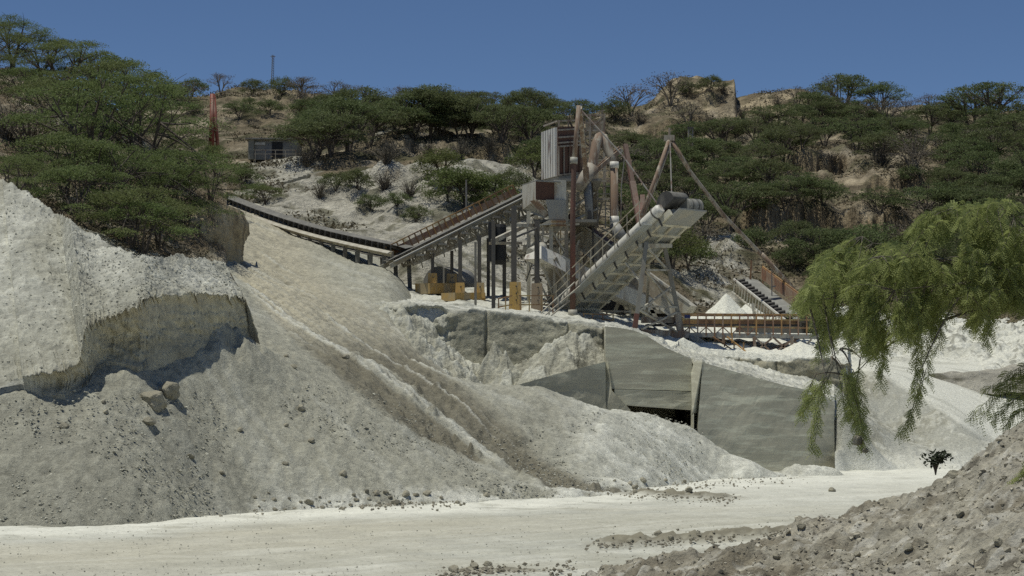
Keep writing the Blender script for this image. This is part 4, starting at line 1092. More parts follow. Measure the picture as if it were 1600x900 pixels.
# rusty mast beside the tower, with its white leaning prop
mast = thing("guyed_mast", "tall rust streaked pipe mast standing in front of the tower", "mast", P(894, 500, 90))
m = MB(); m.tube([P(895, 496, 90), P(895, 330, 90), P(897, 250, 90), P(904, 166, 90)], [.145, .14, .125, .10], 12); m.build("mast_pipe", "red_rust", mast, True)
m = MB(); m.tube([P(897, 252, 89.98), P(904.3, 165, 89.98)], [.135, .11], 12); m.build("upper_pipe", "pale_rust", mast, True)
m = MB(); m.tube([P(896.4, 256, 90), P(897, 246, 90)], .20, 12); m.build("pipe_sleeve", "plate_steel", mast, True)
m = MB(); m.tube([P(895, 496, 90), P(895, 484, 90)], .24, 12); m.build("base_sleeve", "plate_steel", mast, True)
m = MB(); m.beam(P(906, 168, 90.2), P(915, 262, 94), .22, .2); m.beam(P(915, 262, 94), P(917, 285, 94.4), .3, .2); m.build("prop", "pale_rust", mast)

# ---- derrick of two long poles with cables
apex = P(1046, 216, 93)
dk = thing("derrick", "rusty two legged derrick of long poles straddling the white stacker", "derrick", P(1110, 480, 95))
m = MB(); m.tube([apex, P(1030, 262, 92), P(1002, 338, 90.5)], [.10, .10, .10], 10); m.build("left_leg", "pale_rust", dk, True)
m = MB(); m.tube([apex + Vector((.12, .2, -.1)), P(1034, 262, 92.3), P(1004, 342, 91)], [.08, .08, .08], 8); m.build("left_leg_bar", "rust", dk, True)
m = MB(); m.tube([apex + Vector((-.1, 0, .1)), P(1076, 265, 93.2), P(1130, 336, 94.6), P(1185, 393, 96), P(1245, 458, 97.5)], [.10, .10, .115, .11, .10], 10); m.build("right_leg", "rust", dk, True)
m = MB(); m.tube([P(1051, 222, 92.95), P(1076, 264, 93.15)], [.11, .115], 10); m.build("right_leg_sleeve", "pale_rust", dk, True)
m = MB(); m.tube([P(1190, 397, 96.0), P(1240, 452, 97.3)], [.125, .125], 10); m.build("right_leg_sleeve", "pale_rust", dk, True)
m = MB(); m.box(apex, (.55, .35, .3)); m.tube([apex, apex + UP * .55], .06, 8); m.build("head_block", "rust", dk)
m = MB(); m.tube([P(1047, 222, 92.9), P(1050, 322, 88)], .035, 6); m.build("hoist_cable", "cable", dk)
m = MB(); m.tube([P(908, 172, 90.2), P(972, 242, 88.6), P(1034, 328, 86.6)], .04, 6); m.solo("stay_cable", "cable", "thin grey stay cable slanting from the mast top to the stacker head", "cable")
m = MB(); m.tube([P(977, 237, 94), P(971, 290, 94), P(970, 350, 94)], .03, 6); m.solo("guy_wire", "cable", "thin vertical wire left of the dark red leaning post", "cable")
m = MB()
lp = thing("leaning_post", "dark red rusty lattice post leaning beside the white conveyor cover", "post", P(1003, 370, 91))
m.beam(P(977, 226, 94), P(988, 285, 93), .22, .2); m.beam(P(988, 285, 93), P(1002, 362, 91), .30, .25); m.build("post_bar", "red_rust", lp)
m = MB(); m.beam(P(992, 292, 92.8), P(1001, 352, 91), .1); m.beam(P(1004, 306, 92.4), P(1003, 360, 91), .24, .2); m.build("post_web", "red_rust", lp)

# ---- white stacker conveyor (seen from below)
T0, T1 = P(868, 484, 92), P(1034, 325, 86)
st = thing("stacker_conveyor", "white covered stacker conveyor climbing right with plated underside and black head guard", "conveyor", P(1000, 515, 89))
d, s, n = axes(T0, T1)      # s points away to the right
if s.x < 0: s = -s
n = d.cross(s); n = n if n.z > 0 else -n
L = (T1 - T0).length
at3 = lambda t: T0 + (T1 - T0) * t
m = MB(); m.tube([at3(0.0), at3(.02), at3(.98), at3(1.0)], [.20, .30, .30, .2], 16); m.build("belt_cover", "cover_white", st, True)
for i in range(10):
    c = at3((i + .3) / 9.8)
    m = MB(); pts_h = [c + (s * math.cos(t) * .325 + n * math.sin(t) * .325) for t in [math.radians(a) for a in range(-100, 300, 25)]]
    m.tube(pts_h, .035, 6); m.beam(c - n * .3, c - n * .75 + s * .05, .07); m.build("cover_hoop", "dark_steel", st)
W3 = 1.95
m = MB()
for off in (.12, 1.02, W3):
    m.beam(T0 - d * 1.7 + s * off - n * .44, T1 + d * .3 + s * off - n * .44, .16, .30, n)
m.build("stringer", "frame_pale", st)
NP = 13
Lf = L + 1.9
for i in range(NP):
    t0 = -1.6 + Lf * i / NP
    m = MB(); m.beam(T0 + d * (t0 + .02) + s * .05 - n * .56, T0 + d * (t0 + .02) + s * (W3 + .12) - n * .56, .17, .16, n); m.build("cross_beam", "frame_pale", st)
    for o0, o1 in ((.16, .92), (1.10, W3 - .08)):
        m = MB(); a_ = T0 + d * (t0 + .09); b_ = T0 + d * (t0 + Lf / NP - .07); zz = -n * (.48 + .02 * (i % 2) + (0.02 if o0 < 1 else 0))
        m.hexa([a_ + s * o0 + zz, a_ + s * o1 + zz, b_ + s * o1 + zz, b_ + s * o0 + zz], [a_ + s * o0 + zz + n * .03, a_ + s * o1 + zz + n * .03, b_ + s * o1 + zz + n * .03, b_ + s * o0 + zz + n * .03])
        m.build("under_plate", "underside", st)
m = MB(); m.beam(T0 - d * 1.0 + s * .62 + n * .05, T1 + s * .62 + n * .05, .9, .05, n); m.build("belt", "rubber", st)
m = MB(); m.beam(T0 + s * .4 - n * .12, T1 + s * .4 - n * .12, .06, .42, n); m.build("skirt", "pale_rust", st)
# head: black dome guard, drive, striped pulley
hc = at3(1.0)
m = MB(); cc = hc + s * .55 + d * .25 + n * .12; pts_o = []
for k in range(15):
    t = math.radians(-15 + 210 * k / 14); pts_o.append(cc - d * math.cos(t) * .62 + n * math.sin(t) * .56)
V_ = [p - s * .48 for p in pts_o] + [p + s * .60 for p in pts_o]; nO = len(pts_o)
m.add(V_, [tuple(range(nO))[::-1], tuple(range(nO, 2 * nO))] + [(i, i + 1, i + 1 + nO, i + nO) for i in range(nO - 1)] + [(nO - 1, 0, nO, 2 * nO - 1)])
m.build("head_guard", "rubber", st, True)
pc = hc + s * 1.35 + d * .55 - n * .16
m = MB(); m.tube([pc - s * .38, pc + s * .62], .36, 18); m.build("head_pulley", "belt_pale", st, True)
for k in range(5):
    m = MB(); q = pc + s * (-.28 + .2 * k); m.tube([q - s * .035, q + s * .035], .375, 18); m.build("pulley_stripe", "rubber" if k % 2 else "blue_grey", st, True)
m = MB(); q = hc + s * .72 - d * .05 - n * .28
m.box(q, (.42, .4, .3), (d, s, n)); m.tube([q + s * .25, q + s * .55], .18, 10); m.box(q + n * .28 - d * .1, (.2, .22, .35), (d, s, n)); m.beam(q - d * .5, q + d * .3 - n * .2, .1); m.build("drive", "white_steel", st)
m = MB(); m.box(hc + s * 1.15 + d * .15 - n * .58, (1.3, 1.9, .07), (d, s, UP)); m.build("head_platform", "plate_steel", st)
# handrail of the far walkway, up the left side
m = MB()
for hgt in (1.0, .55): m.beam(T0 - d * 2.2 - s * .75 + UP * (hgt - .25), T1 - d * .8 - s * .75 + UP * (hgt - .25), .04)
for i in range(11):
    q = T0 - d * 2 - s * .75 + (T1 - d * .9 - T0 + d * 2) * (i / 10); m.beam(q - UP * .4, q + UP * .75, .04)
m.build("handrail", "beige_steel", st)
m = MB(); m.beam(T0 - d * 2.2 - s * .5 - n * .45, T1 - d * .8 - s * .5 - n * .45, .55, .06, n); m.build("walkway", "underside", st)
# trestle
def tl(name, mat, segs, w):
    m = MB()
    for a in segs: m.beam(P(*a[:3]), P(*a[3:]), w)
    return m.build(name, mat, st)
tl("trestle_leg", "grey_steel", ((1010, 378, 86.6, 995, 494, 86.2),), .2); tl("trestle_foot", "red_rust", ((995, 490, 86.2, 991, 520, 86.2),), .24)
tl("trestle_leg", "grey_steel", ((1039, 388, 88.2, 1060, 492, 88.6),), .2); tl("trestle_foot", "rust", ((1058, 488, 88.6, 1064, 522, 88.6),), .34)
tl("trestle_leg", "beige_steel", ((1015, 380, 89.0, 1010, 500, 91.5),), .14)
tl("trestle_brace", "beige_steel", ((1012, 388, 86.7, 1043, 422, 88.2), (1008, 422, 86.6, 1045, 422, 88.2), (1006, 420, 86.6, 1052, 478, 88.5), (1050, 448, 88.4, 1000, 484, 86.4), (996, 478, 86.3, 1058, 480, 88.5), (998, 484, 86.3, 1060, 520, 88.5), (1058, 488, 88.5, 1003, 514, 86.3)), .09)
tl("trestle_cap", "beige_steel", ((1000, 384, 86.6, 1048, 384, 88.3),), .2)
tl("prop", "white_steel", ((977, 410, 88.3, 1005, 446, 87.4),), .08)

# ---- pale covered conveyor running down to the right behind the stacker
dc = thing("descending_conveyor", "pale enclosed conveyor sloping down to the right behind the white stacker", "conveyor", P(970, 500, 99))
a, b = P(898, 362, 97.5), P(1075, 492, 95)
dx_ = (b - a).normalized()
m = MB(); m.beam(a, b, 1.3, 1.15); m.build("casing", "beige_steel", dc)
m = MB(); m.beam(a + UP * .72 - dx_ * .2, a + (b - a) * .42 + UP * .72, 1.2, .26); m.build("rusty_cover", "brown_clad", dc)
m = MB(); m.beam(a + (b - a) * .36 + UP * .75, a + (b - a) * .52 + UP * .78, 1.35, .5); m.build("cover_hood", "grey_sheet", dc)
m = MB(); m.beam(a + UP * -.62, b + UP * -.62, 1.45, .12); m.beam(a + Vector((0, -.7, .6)), b + Vector((0, -.7, .6)), .1); m.build("edge_beam", "white_steel", dc)
for t in (.25, .45, .65, .85):
    q = a + (b - a) * t; m = MB(); m.beam(q - UP * .6, Vector((q.x + .3, q.y, 7.4)), .2); m.build("support_leg", "beige_steel", dc)
m = MB()
for x0, x1, y0, y1 in ((955, 985, 420, 500), (985, 955, 430, 500), (1000, 1030, 455, 505), (975, 1062, 487, 487)): m.beam(P(x0, y0, 95), P(x1, y1, 95), .2)
m.build("brace", "beige_steel", dc)
# second, lower conveyor with an open white head pointing left
lc = thing("short_conveyor", "short white feeder conveyor with flared head pointing left under the hopper", "conveyor", P(900, 480, 94))
a, b = P(832, 395, 91.5), P(1010, 478, 94.5)
dx_, sx_, nx_ = axes(a, b)
m = MB(); m.hexa([P(818, 405, 91), P(845, 404, 90.6), P(884, 425, 91.5), P(866, 428, 92.6)], [P(824, 394, 91.6), P(846, 384, 91), P(884, 402, 91.8), P(866, 398, 93)]); m.build("head_box", "cover_white", lc)
m = MB(); m.tube([P(829, 396, 91.2), P(848, 386, 92)], .28, 14); m.build("head_pulley", "white_steel", lc, True)
m = MB(); m.beam(a + (b - a) * .18, b, 1.1, .75, nx_); m.build("body", "white_steel", lc)
m = MB(); m.beam(a + (b - a) * .2 + nx_ * .42, b + nx_ * .42, .8, .05, nx_); m.build("belt", "belt_dust", lc)
m = MB(); m.hexa([P(858, 480, 92), P(905, 482, 92.4), P(905, 480, 94.6), P(858, 478, 94.4)], [P(852, 412, 91.8), P(905, 432, 92.2), P(905, 430, 94.6), P(856, 410, 94.2)]); m.build("side_bin", "beige_steel", lc)
m = MB()
for q in ((846, 410, 91.3, 868, 470, 91.6), (868, 402, 91.3, 888, 452, 91.6), (866, 405, 91.2, 866, 480, 91.5), (842, 440, 92, 862, 478, 92), (866, 418, 91.1, 890, 455, 91.4)): m.beam(P(*q[:3]), P(*q[3:]), .11)
m.build("support_leg", "beige_steel", lc)

# dark crusher under the conveyors
cr = thing("crusher", "dark crusher body in the shade under the stacker trestle", "crusher", P(985, 508, 96))
m = MB(); m.box(P(960, 490, 97), (2.4, 2, 1.4)); m.tube([P(1000, 480, 95.4), P(1000, 480, 97)], .75, 18); m.box(P(1020, 500, 97), (2.2, 1.6, 1.0)); m.build("crusher_body", "dark_steel", cr)
m = MB(); m.tube([P(1000, 480, 95.2), P(1000, 480, 95.4)], .85, 18); m.build("flywheel", "grey_steel", cr, True)
m = MB(); m.beam(P(915, 485, 94), P(985, 487, 94), .1); m.beam(P(985, 470, 94), P(985, 507, 94), .09); m.beam(P(948, 486, 94), P(948, 503, 94), .09); m.build("guard_rail", "beige_steel", cr)

# yellow handrail and stair at the edge of the cut
def rail(name, segs, posts, mat, label, w=.055, group=None):
    t = thing(name, label, "railing", P(*posts[0][:2], posts[0][3]), group)
    m = MB(); [m.beam(P(*a[:3]), P(*a[3:]), w) for a in segs]; m.build("rail", mat, t)
    for a in posts:
        m = MB(); m.beam(P(a[0], a[1], a[3]), P(a[0], a[2], a[3]), w * 1.1); m.build("post", mat, t)
    return t
rail("handrail", ((778, 467, 85.5, 800, 462, 85.2), (778, 480, 85.5, 800, 476, 85.2), (811, 462, 85.2, 848, 462, 85.4), (811, 476, 85.2, 848, 476, 85.4), (848, 462, 85.4, 866, 462, 87), (848, 476, 85.4, 866, 476, 87)),
     [(779, 467, 491, 85.5), (790, 464, 491, 85.3), (813, 462, 491, 85.2), (827, 462, 491, 85.3), (846, 462, 491, 85.4), (864, 462, 491, 87)], "yellow_rail", "yellow pipe handrail round the bright yellow footing at the cut edge")
rail("stair_rail", ((842, 492, 84.5, 898, 441, 86.5), (850, 494, 84.6, 906, 447, 86.6), (856, 497, 84.6, 890, 470, 86)), [(845, 488, 496, 84.5), (858, 476, 494, 84.9), (872, 463, 486, 85.4), (886, 450, 474, 86)], "beige_steel", "beige stair rail climbing to the right below the feeder conveyor")
rail("guard_fence", ((910, 490, 90, 960, 492, 90), (910, 498, 90, 960, 500, 90)), [(912, 489, 507, 90), (926, 490, 507, 90), (942, 491, 507, 90), (958, 491, 507, 90)], "yellow_rail", "low dull yellow guard fence under the plated stacker underside")

# ---- level conveyor platform with orange rails on a trestle
pl = thing("conveyor_platform", "level conveyor platform with orange yellow railings on a crossed trestle", "platform", P(1160, 552, 89))
Y0, Y1 = 88.8, 89.6
def pb(name, mat, segs, w, h=None):
    m = MB()
    for a in segs: m.beam(P(*a[:3]), P(*a[3:]), w, h)
    return m.build(name, mat, pl)
pb("deck", "grey_steel", ((1062, 524, 89.6, 1286, 527, 89.9),), 1.5, .14)
pb("edge_beam", "pale_rust", ((1000, 520, 88.2, 1075, 523, 88.6),), .25, .35)
pb("edge_beam", "plate_steel", ((1062, 523, 88.7, 1288, 526, 89.0),), .1, .22)
pb("belt", "rubber", ((1010, 508, 90.3, 1270, 509, 90.8),), 1.0, .10)
pb("stringer", "grey_steel", ((1150, 514, 89.7, 1280, 516, 90),), .14, .34); pb("stringer", "rust", ((1002, 500, 88.6, 1066, 500, 88.9),), .16, .30)
pb("top_rail", "orange_rail", ((1062, 490.5, 88.7, 1276, 492, 89.0),), .075); pb("mid_rail", "yellow_rail", ((1062, 499, 88.7, 1276, 500, 89),), .06); pb("lower_rail", "yellow_rail", ((1064, 509, 88.7, 1284, 513, 89),), .08)
pb("far_rail", "orange_rail", ((1066, 493, 91.6, 1276, 494, 92), (1066, 500, 91.6, 1276, 502, 92)), .07)
pb("kick_panel", "orange_rail", ((1066, 503.5, 91.5, 1270, 505, 92),), .05, .28)
for i in range(17):
    x = 1064 + 13.1 * i
    pb("rail_post", "orange_rail" if i % 3 == 0 else "rusty_rail", ((x, 490.5, 88.72, x, 524, 88.72),), .065)
pb("lattice", "rusty_rail", [(1064 + 13.1 * i, 511 if i % 2 else 523, 88.8, 1077.1 + 13.1 * i, 523 if i % 2 else 511, 88.8) for i in range(9)], .05)
m = MB(); m.box(P(1074, 494.5, 88.55), (.28, .05, .16)); m.build("blue_sign", "blue_paint", pl)
m = MB(); m.box(P(1065.5, 499, 88.5), (.18, .05, .16)); m.build("yellow_sign", "yellow_paint", pl)
for x0, x1 in ((1178, 1181), (1238, 1236), (1086, 1086), (1130, 1130)):
    pb("trestle_leg", "pale_rust", ((x0, 526, 88.8, x1, 560, 88.8),), .14)
pb("trestle_brace", "pale_rust", ((1180, 550, 88.8, 1208, 527, 88.8), (1180, 528, 88.8, 1208, 552, 88.8), (1208, 552, 88.8, 1240, 530, 88.8), (1208, 527, 88.8, 1236, 552, 88.8), (1195, 549, 89.2, 1250, 528, 89.2), (1238, 530, 88.9, 1262, 550, 88.9), (1268, 530, 89, 1252, 548, 89)), .09)
pb("trestle_beam", "plate_steel", ((1078, 527, 88.7, 1150, 560, 87.6), (1086, 527, 88.6, 1136, 560, 87.5)), .16)
sr = rail("stair_rail", ((1114, 526, 88.4, 1160, 557, 87.2), (1136, 526, 88.4, 1174, 556, 87.2)), [(1117, 512, 534, 88.4), (1132, 524, 542, 88), (1147, 534, 552, 87.6), (1144, 520, 536, 88.3), (1162, 535, 550, 87.6)], "orange_rail", "rust orange stair rail running down from the level platform")
m = MB(); m.plate([P(1275, 487, 90), P(1312, 489, 90.6), P(1312, 529, 90.6), P(1275, 527, 90)], (0, -1, 0), 1.3); m.solo("sheet_metal_box", "grey_sheet", "plain grey sheet metal box at the right end of the level platform", "metal box")
m = MB(); m.box(P(1258, 498, 89.8), (.45, .5, .7)); m.tube([P(1256, 492, 89.4), P(1256, 505, 89.4)], .18, 10); m.box(P(1268, 512, 89.8), (.7, .6, .5)); m.solo("drive_motor", "dark_steel", "dark drive motor at the right end of the level platform", "motor")

# ---- inclined belt behind on the right
A, B = P(1172, 438, 100), P(1252, 500, 93)
ic = thing("inclined_conveyor", "inclined conveyor with pale belt, black idlers and orange side rail", "conveyor", P(1235, 520, 95))
d, s, n = axes(A, B)
if s.x < 0: s = -s
n = d.cross(s); n = n if n.z > 0 else -n
NS_ = 1.35
m = MB(); m.beam(A + n * .02, B + n * .02, .85, .05, n); m.build("belt", "belt_pale", ic)
m = MB(); m.beam(A - s * .62 - n * .06, B - s * .62 - n * .06, .5, .05, n); m.build("idler_bed", "black_rubber", ic)
for i in range(15):
    q = A + (B - A) * ((i + .5) / 15); m = MB(); m.tube([q - s * .86 + n * .02, q - s * .42 + n * .1], .075, 8); m.build("idler", "dark_steel", ic)
m = MB(); m.beam(A - d * .2 - s * .9, B - s * .9, .08, .1, n); m.build("near_stringer", "cover_white", ic)
m = MB(); m.beam(A - d * .2 - s * .9 - n * .75, B - s * .9 - n * .75, .07)
for i in range(19):
    q = A + (B - A) * (i / 18); m.beam(q - s * .9, q - s * .9 - n * .75, .045)
m.build("lattice_side", "white_steel", ic)
m = MB(); m.beam(A + s * .62 + n * .45, B + s * .62 + n * .45, .05, .62, n); m.build("side_panel", "rusty_rail", ic)
m = MB(); m.beam(A + s * .66 + n * .80, B + s * .66 + n * .80, .08); m.build("top_rail", "orange_rail", ic)
m = MB(); m.beam(P(1172, 446, 100.3), P(1174, 407, 100.3), .09); m.beam(P(1192, 446, 101.5), P(1192, 412, 101.5), .07); m.beam(P(1173, 420, 100.3), P(1192, 424, 101.5), .05); m.build("head_post", "yellow_rail", ic)
m = MB(); m.beam(P(1206, 416, 97), P(1206, 470, 97), .06); m.beam(P(1206, 448, 97), P(1212, 447, 97), .08); m.build("lamp_pole", "cable", ic)
m = MB(); m.beam(P(1176, 474, 97), P(1180, 500, 97), .16); m.beam(P(1230, 500, 94), P(1232, 525, 94), .14); m.build("support_leg", "white_steel", ic)

# ---- things on the hills
sh = thing("hill_shed", "low dark shed with flat roof on the white terrace above the long conveyor", "shed", P(428, 250, 158))
a = P(388, 249, 158); w_ = P(464, 249, 158).x - a.x; h_ = 1.75
m = MB(); m.box(a + Vector((w_ / 2, 2.0, h_ / 2)), (w_, 3.6, h_)); m.build("wall", "blue_grey", sh)
m = MB(); m.box(a + Vector((w_ / 2, 1.8, h_ + .08)), (w_ + .5, 4.3, .14)); m.build("roof", "grey_steel", sh)
m = MB(); m.box(a + Vector((.25, .1, h_ / 2)), (.5, .5, h_)); m.box(a + Vector((w_ - .2, .1, h_ / 2)), (.5, .5, h_)); m.build("end_pillar", "dusty_concrete", sh)
m = MB(); m.box(a + Vector((1.0, .16, h_ - .32)), (.95, .08, .22)); m.build("window", "cover_white", sh)
m = MB(); m.box(a + Vector((2.55, .17, h_ * .45)), (.95, .06, h_ * .9)); m.build("doorway", "black_rubber", sh)
m = MB(); m.beam(a + Vector((.6, -.6, .75)), a + Vector((w_, -.6, .75)), .06); m.beam(a + Vector((.6, -.6, .4)), a + Vector((w_, -.6, .4)), .05)
for k in range(5): m.beam(a + Vector((.7 + k * .9, -.6, -.4)), a + Vector((.7 + k * .9, -.6, .75)), .06)
m.build("railing", "rust", sh)
rm = thing("red_mast", "red rusty braced mast rising above the trees on the left", "mast", P(334, 235, 112))
m = MB(); m.tube([P(331, 240, 112), P(332, 147, 112)], .16, 8); m.build("mast_pole", "red_mast", rm, True)
m = MB(); m.tube([P(341, 240, 112), P(334, 150, 112)], .12, 8); m.beam(P(326, 240, 112.4), P(331, 158, 112.2), .1); m.build("stay", "red_mast", rm, True)
for y_ in range(165, 240, 14):
    m = MB(); m.beam(P(332, y_, 112), P(332 + 8 * (y_ - 147) / 90, y_, 112), .07); m.build("rung", "red_mast", rm)
an = thing("lattice_antenna", "thin grey lattice antenna standing on the far left skyline", "antenna", P(425, 142, 255))
m = MB(); b0, b1 = P(425, 145, 255), P(426.5, 86, 255)
for k in range(3):
    o_ = Vector((math.cos(2.1 * k), math.sin(2.1 * k), 0)) * .22; m.beam(b0 + o_, b1 + o_ * .6, .07)
for k in range(16): m.beam(b0.lerp(b1, k / 16) + Vector((.2, 0, 0)), b0.lerp(b1, (k + 1) / 16) - Vector((.2, 0, 0)), .05)
m.build("lattice", "cable", an)
m = MB(); m.beam(b1 - Vector((.35, 0, .2)), b1 + Vector((.35, 0, -.2)), .08); m.build("aerial", "cable", an)
lm = thing("lattice_mast", "short dark lattice mast standing among trees right of the derrick apex", "mast", P(1079, 246, 185))
m = MB(); b0, b1 = P(1079, 252, 185), P(1079, 200, 185)
for dx in (-.22, .22): m.beam(b0 + Vector((dx, 0, 0)), b1 + Vector((dx, 0, 0)), .12)
for k in range(8): m.beam(b0.lerp(b1, k / 8) + Vector((.22 * (-1) ** k, 0, 0)), b0.lerp(b1, (k + 1) / 8) - Vector((.22 * (-1) ** k, 0, 0)), .09)
m.build("lattice", "rust", lm)
m = MB(); m.box(b1, (.6, .3, .2)); m.build("cap", "dark_steel", lm)
m = MB(); m.tube([P(729, 366, 100), P(728.5, 281, 100)], [.06, .045], 8); m.solo("thin_pole", "cable", "thin bare grey pole standing behind the middle of the inclined gallery", "pole")
m = MB(); m.tube([P(941, 212, 101), P(940.5, 160, 101)], [.05, .035], 8); m.solo("lightning_rod", "dark_steel", "thin dark rod rising behind the rusty tower headframe", "rod")
pf = thing("post_fence", "low pale fence of concrete posts and rails on the terrace below the shed", "fence", P(455, 302, 137))
for k in range(6):
    m = MB(); x = 436 + 8.0 * k; y = 300 - 2.6 * k; m.beam(P(x, y, 137), P(x, y - 13, 137), .2); m.build("post", "dusty_concrete", pf)
m = MB(); m.beam(P(434, 290, 137), P(478, 276, 137), .12, .18); m.build("rail", "dusty_concrete", pf)
m = MB(); m.beam(P(470, 296, 137), P(484, 272, 136.8), .5, .12); m.build("panel", "dusty_concrete", pf)

# ================================================================== VEGETATION
def rot_quads(c, size, rs, aspect=1.0, up=0.35):
    """random little leaf quads at centres c"""
    n = len(c)
    nrm = rs.normal(size=(n, 3)); nrm[:, 2] = np.abs(nrm[:, 2]) + up; nrm /= np.linalg.norm(nrm, axis=1)[:, None]
    t = rs.normal(size=(n, 3)); a = np.cross(nrm, t); a /= np.linalg.norm(a, axis=1)[:, None]; b = np.cross(nrm, a)
    s = (size * rs.uniform(.55, 1.4, n))[:, None] * 0.5
    a = a * s; b = b * s * aspect
    V = np.stack([c - a * .9, c - b * .8 + a * .1, c + a, c + b * .8 - a * .1], 1).reshape(-1, 3)
    return V, np.arange(4 * n).reshape(n, 4)

def tube_np(segs, n=5):
    """thin tapered limbs; segs = list of (points, radii)"""
    VV, FF = [], []; k = 0
    for pts, rs in segs:
        pts = np.asarray(pts, float); m = len(pts)
        for i in range(m):
            d = pts[min(i + 1, m - 1)] - pts[max(i - 1, 0)]; d = d / (np.linalg.norm(d) + 1e-9)
            ref = np.array((1., 0, 0)) if abs(d[0]) < .8 else np.array((0, 1., 0))
            a = np.cross(d, ref); a /= np.linalg.norm(a); b = np.cross(d, a)
            th = np.arange(n) * 2 * np.pi / n
            VV.append(pts[i] + rs[i] * (np.cos(th)[:, None] * a + np.sin(th)[:, None] * b))
        for i in range(m - 1):
            for j in range(n):
                FF.append((k + i * n + j, k + i * n + (j + 1) % n, k + (i + 1) * n + (j + 1) % n, k + (i + 1) * n + j))
        k += m * n
    return np.concatenate(VV), np.array(FF)

def bez(p0, p1, p2, n=6):
    t = np.linspace(0, 1, n)[:, None]
    return (1 - t) ** 2 * p0 + 2 * t * (1 - t) * p1 + t ** 2 * p2

def thorn_tree(seed, H=4.6, R=3.0, pads=18, leaf=.2, nleaf=3600, stems=3, flat=.55, low=.30, mat="leaf_hill", bark="bark", aspect=.7, padw=(.26, .42), padh=.10, trunk_r=.16):
    """trunk mesh and crown mesh of an umbrella shaped thorn tree"""
    rs = np.random.RandomState(seed)
    segs, tips = [], []
    for s in range(stems):
        a = 2 * np.pi * (s + rs.uniform(-.3, .3)) / stems; lean = rs.uniform(.18, .42) * R
        top = np.array((np.cos(a) * lean, np.sin(a) * lean, H * rs.uniform(.50, .66)))
        midp = np.array((top[0] * .25 + rs.normal() * .12, top[1] * .25 + rs.normal() * .12, top[2] * .55))
        pts = bez(np.array((rs.normal() * .08, rs.normal() * .08, -.4)), midp, top, 7)
        segs.append((pts, np.linspace(trunk_r, trunk_r * .45, 7) * rs.uniform(.75, 1.1))); tips.append(pts)
    C = []
    for k in range(pads):
        r = R * math.sqrt((k + .4) / pads) * rs.uniform(.82, 1.08); a = k * 2.4 + rs.uniform(-.4, .4)
        zt = H * (.97 - flat * .55 * (r / R) ** 2) * rs.uniform(.90, 1.03)
        if rs.rand() < .30: zt *= rs.uniform(low + .35, .85)
        c = np.array((np.cos(a) * r, np.sin(a) * r, zt)); C.append(c)
        st = tips[int(np.argmin([np.linalg.norm(p[-1][:2] - c[:2]) for p in tips]))]
        j = rs.randint(3, 7); p0 = st[j]
        segs.append((bez(p0, p0 * .45 + c * .55 + np.array((0, 0, rs.uniform(-.2, .35))), c, 6), np.linspace(trunk_r * .42, trunk_r * .10, 6)))
        for q in range(2):
            e = c + rs.normal(size=3) * np.array((R * .2, R * .2, H * .04)); segs.append((bez(p0 * .3 + c * .7, (c + e) / 2 + rs.normal(size=3) * .08, e, 4), np.linspace(trunk_r * .16, trunk_r * .06, 4)))
    Vt, Ft = tube_np(segs)
    C = np.array(C); w = rs.uniform(*padw, len(C)) * R; h = padh * H * rs.uniform(.6, 1.5, len(C))
    pr = w ** 1.6 * rs.uniform(.35, 1.3, len(C)); pr /= pr.sum()
    k = rs.choice(len(C), nleaf, p=pr)
    d = rs.normal(size=(nleaf, 3)); d /= np.linalg.norm(d, axis=1)[:, None]; rad = rs.rand(nleaf) ** .42
    # ragged sprays rather than smooth pads
    lob = 1 + .45 * np.sin(3 * np.arctan2(d[:, 1], d[:, 0]) + k * 1.7) * np.cos(2 * d[:, 2] + k)
    d = d * (rad * lob)[:, None]
    c = C[k] + d * np.stack([w[k], w[k], h[k]], 1); c[:, 2] -= .10 * (d[:, 0] ** 2 + d[:, 1] ** 2) * H * .35
    nz = fbm(c[:, 0] * 1.6 + seed, c[:, 1] * 1.6, c[:, 2] * 2.4, 2); c = c[nz > -.38]; k = k[nz > -.38]
    V, Fq = rot_quads(c, leaf, rs, aspect)
    pt = rs.uniform(0, 1, len(C))[k] * .55 + .45 * rs.rand(len(c))
    tint = np.repeat(pt, 4)
    crown = mesh_np("crown", V, Fq, mat, False, {"tint": tint})
    trunk = mesh_np("trunk", Vt, Ft, bark, True)
    return trunk, crown

def twig_shrub(seed, H=2.0, R=1.4, n=70, leaf=.12, nleaf=900, mat="leaf_dry"):
    rs = np.random.RandomState(seed); segs, ends = [], []
    for i in range(n):
        a = rs.uniform(0, 6.28); r = R * rs.uniform(.2, 1); e = np.array((np.cos(a) * r, np.sin(a) * r, H * (1 - .45 * (r / R) ** 2) * rs.uniform(.6, 1)))
        p = bez(np.array((rs.normal() * .1, rs.normal() * .1, -.3)), e * np.array((.3, .3, .65)), e, 5); segs.append((p, np.linspace(.035, .008, 5))); ends.append(p)
    Vt, Ft = tube_np(segs, 3)
    E = np.array(ends); c = E[rs.randint(0, n, nleaf), rs.randint(2, 5, nleaf)] + rs.normal(size=(nleaf, 3)) * .13
    V, Fq = rot_quads(c, leaf, rs, .5)
    return mesh_np("stem", Vt, Ft, "twig", True), mesh_np("crown", V, Fq, mat, False, {"tint": np.repeat(rs.rand(nleaf), 4)})

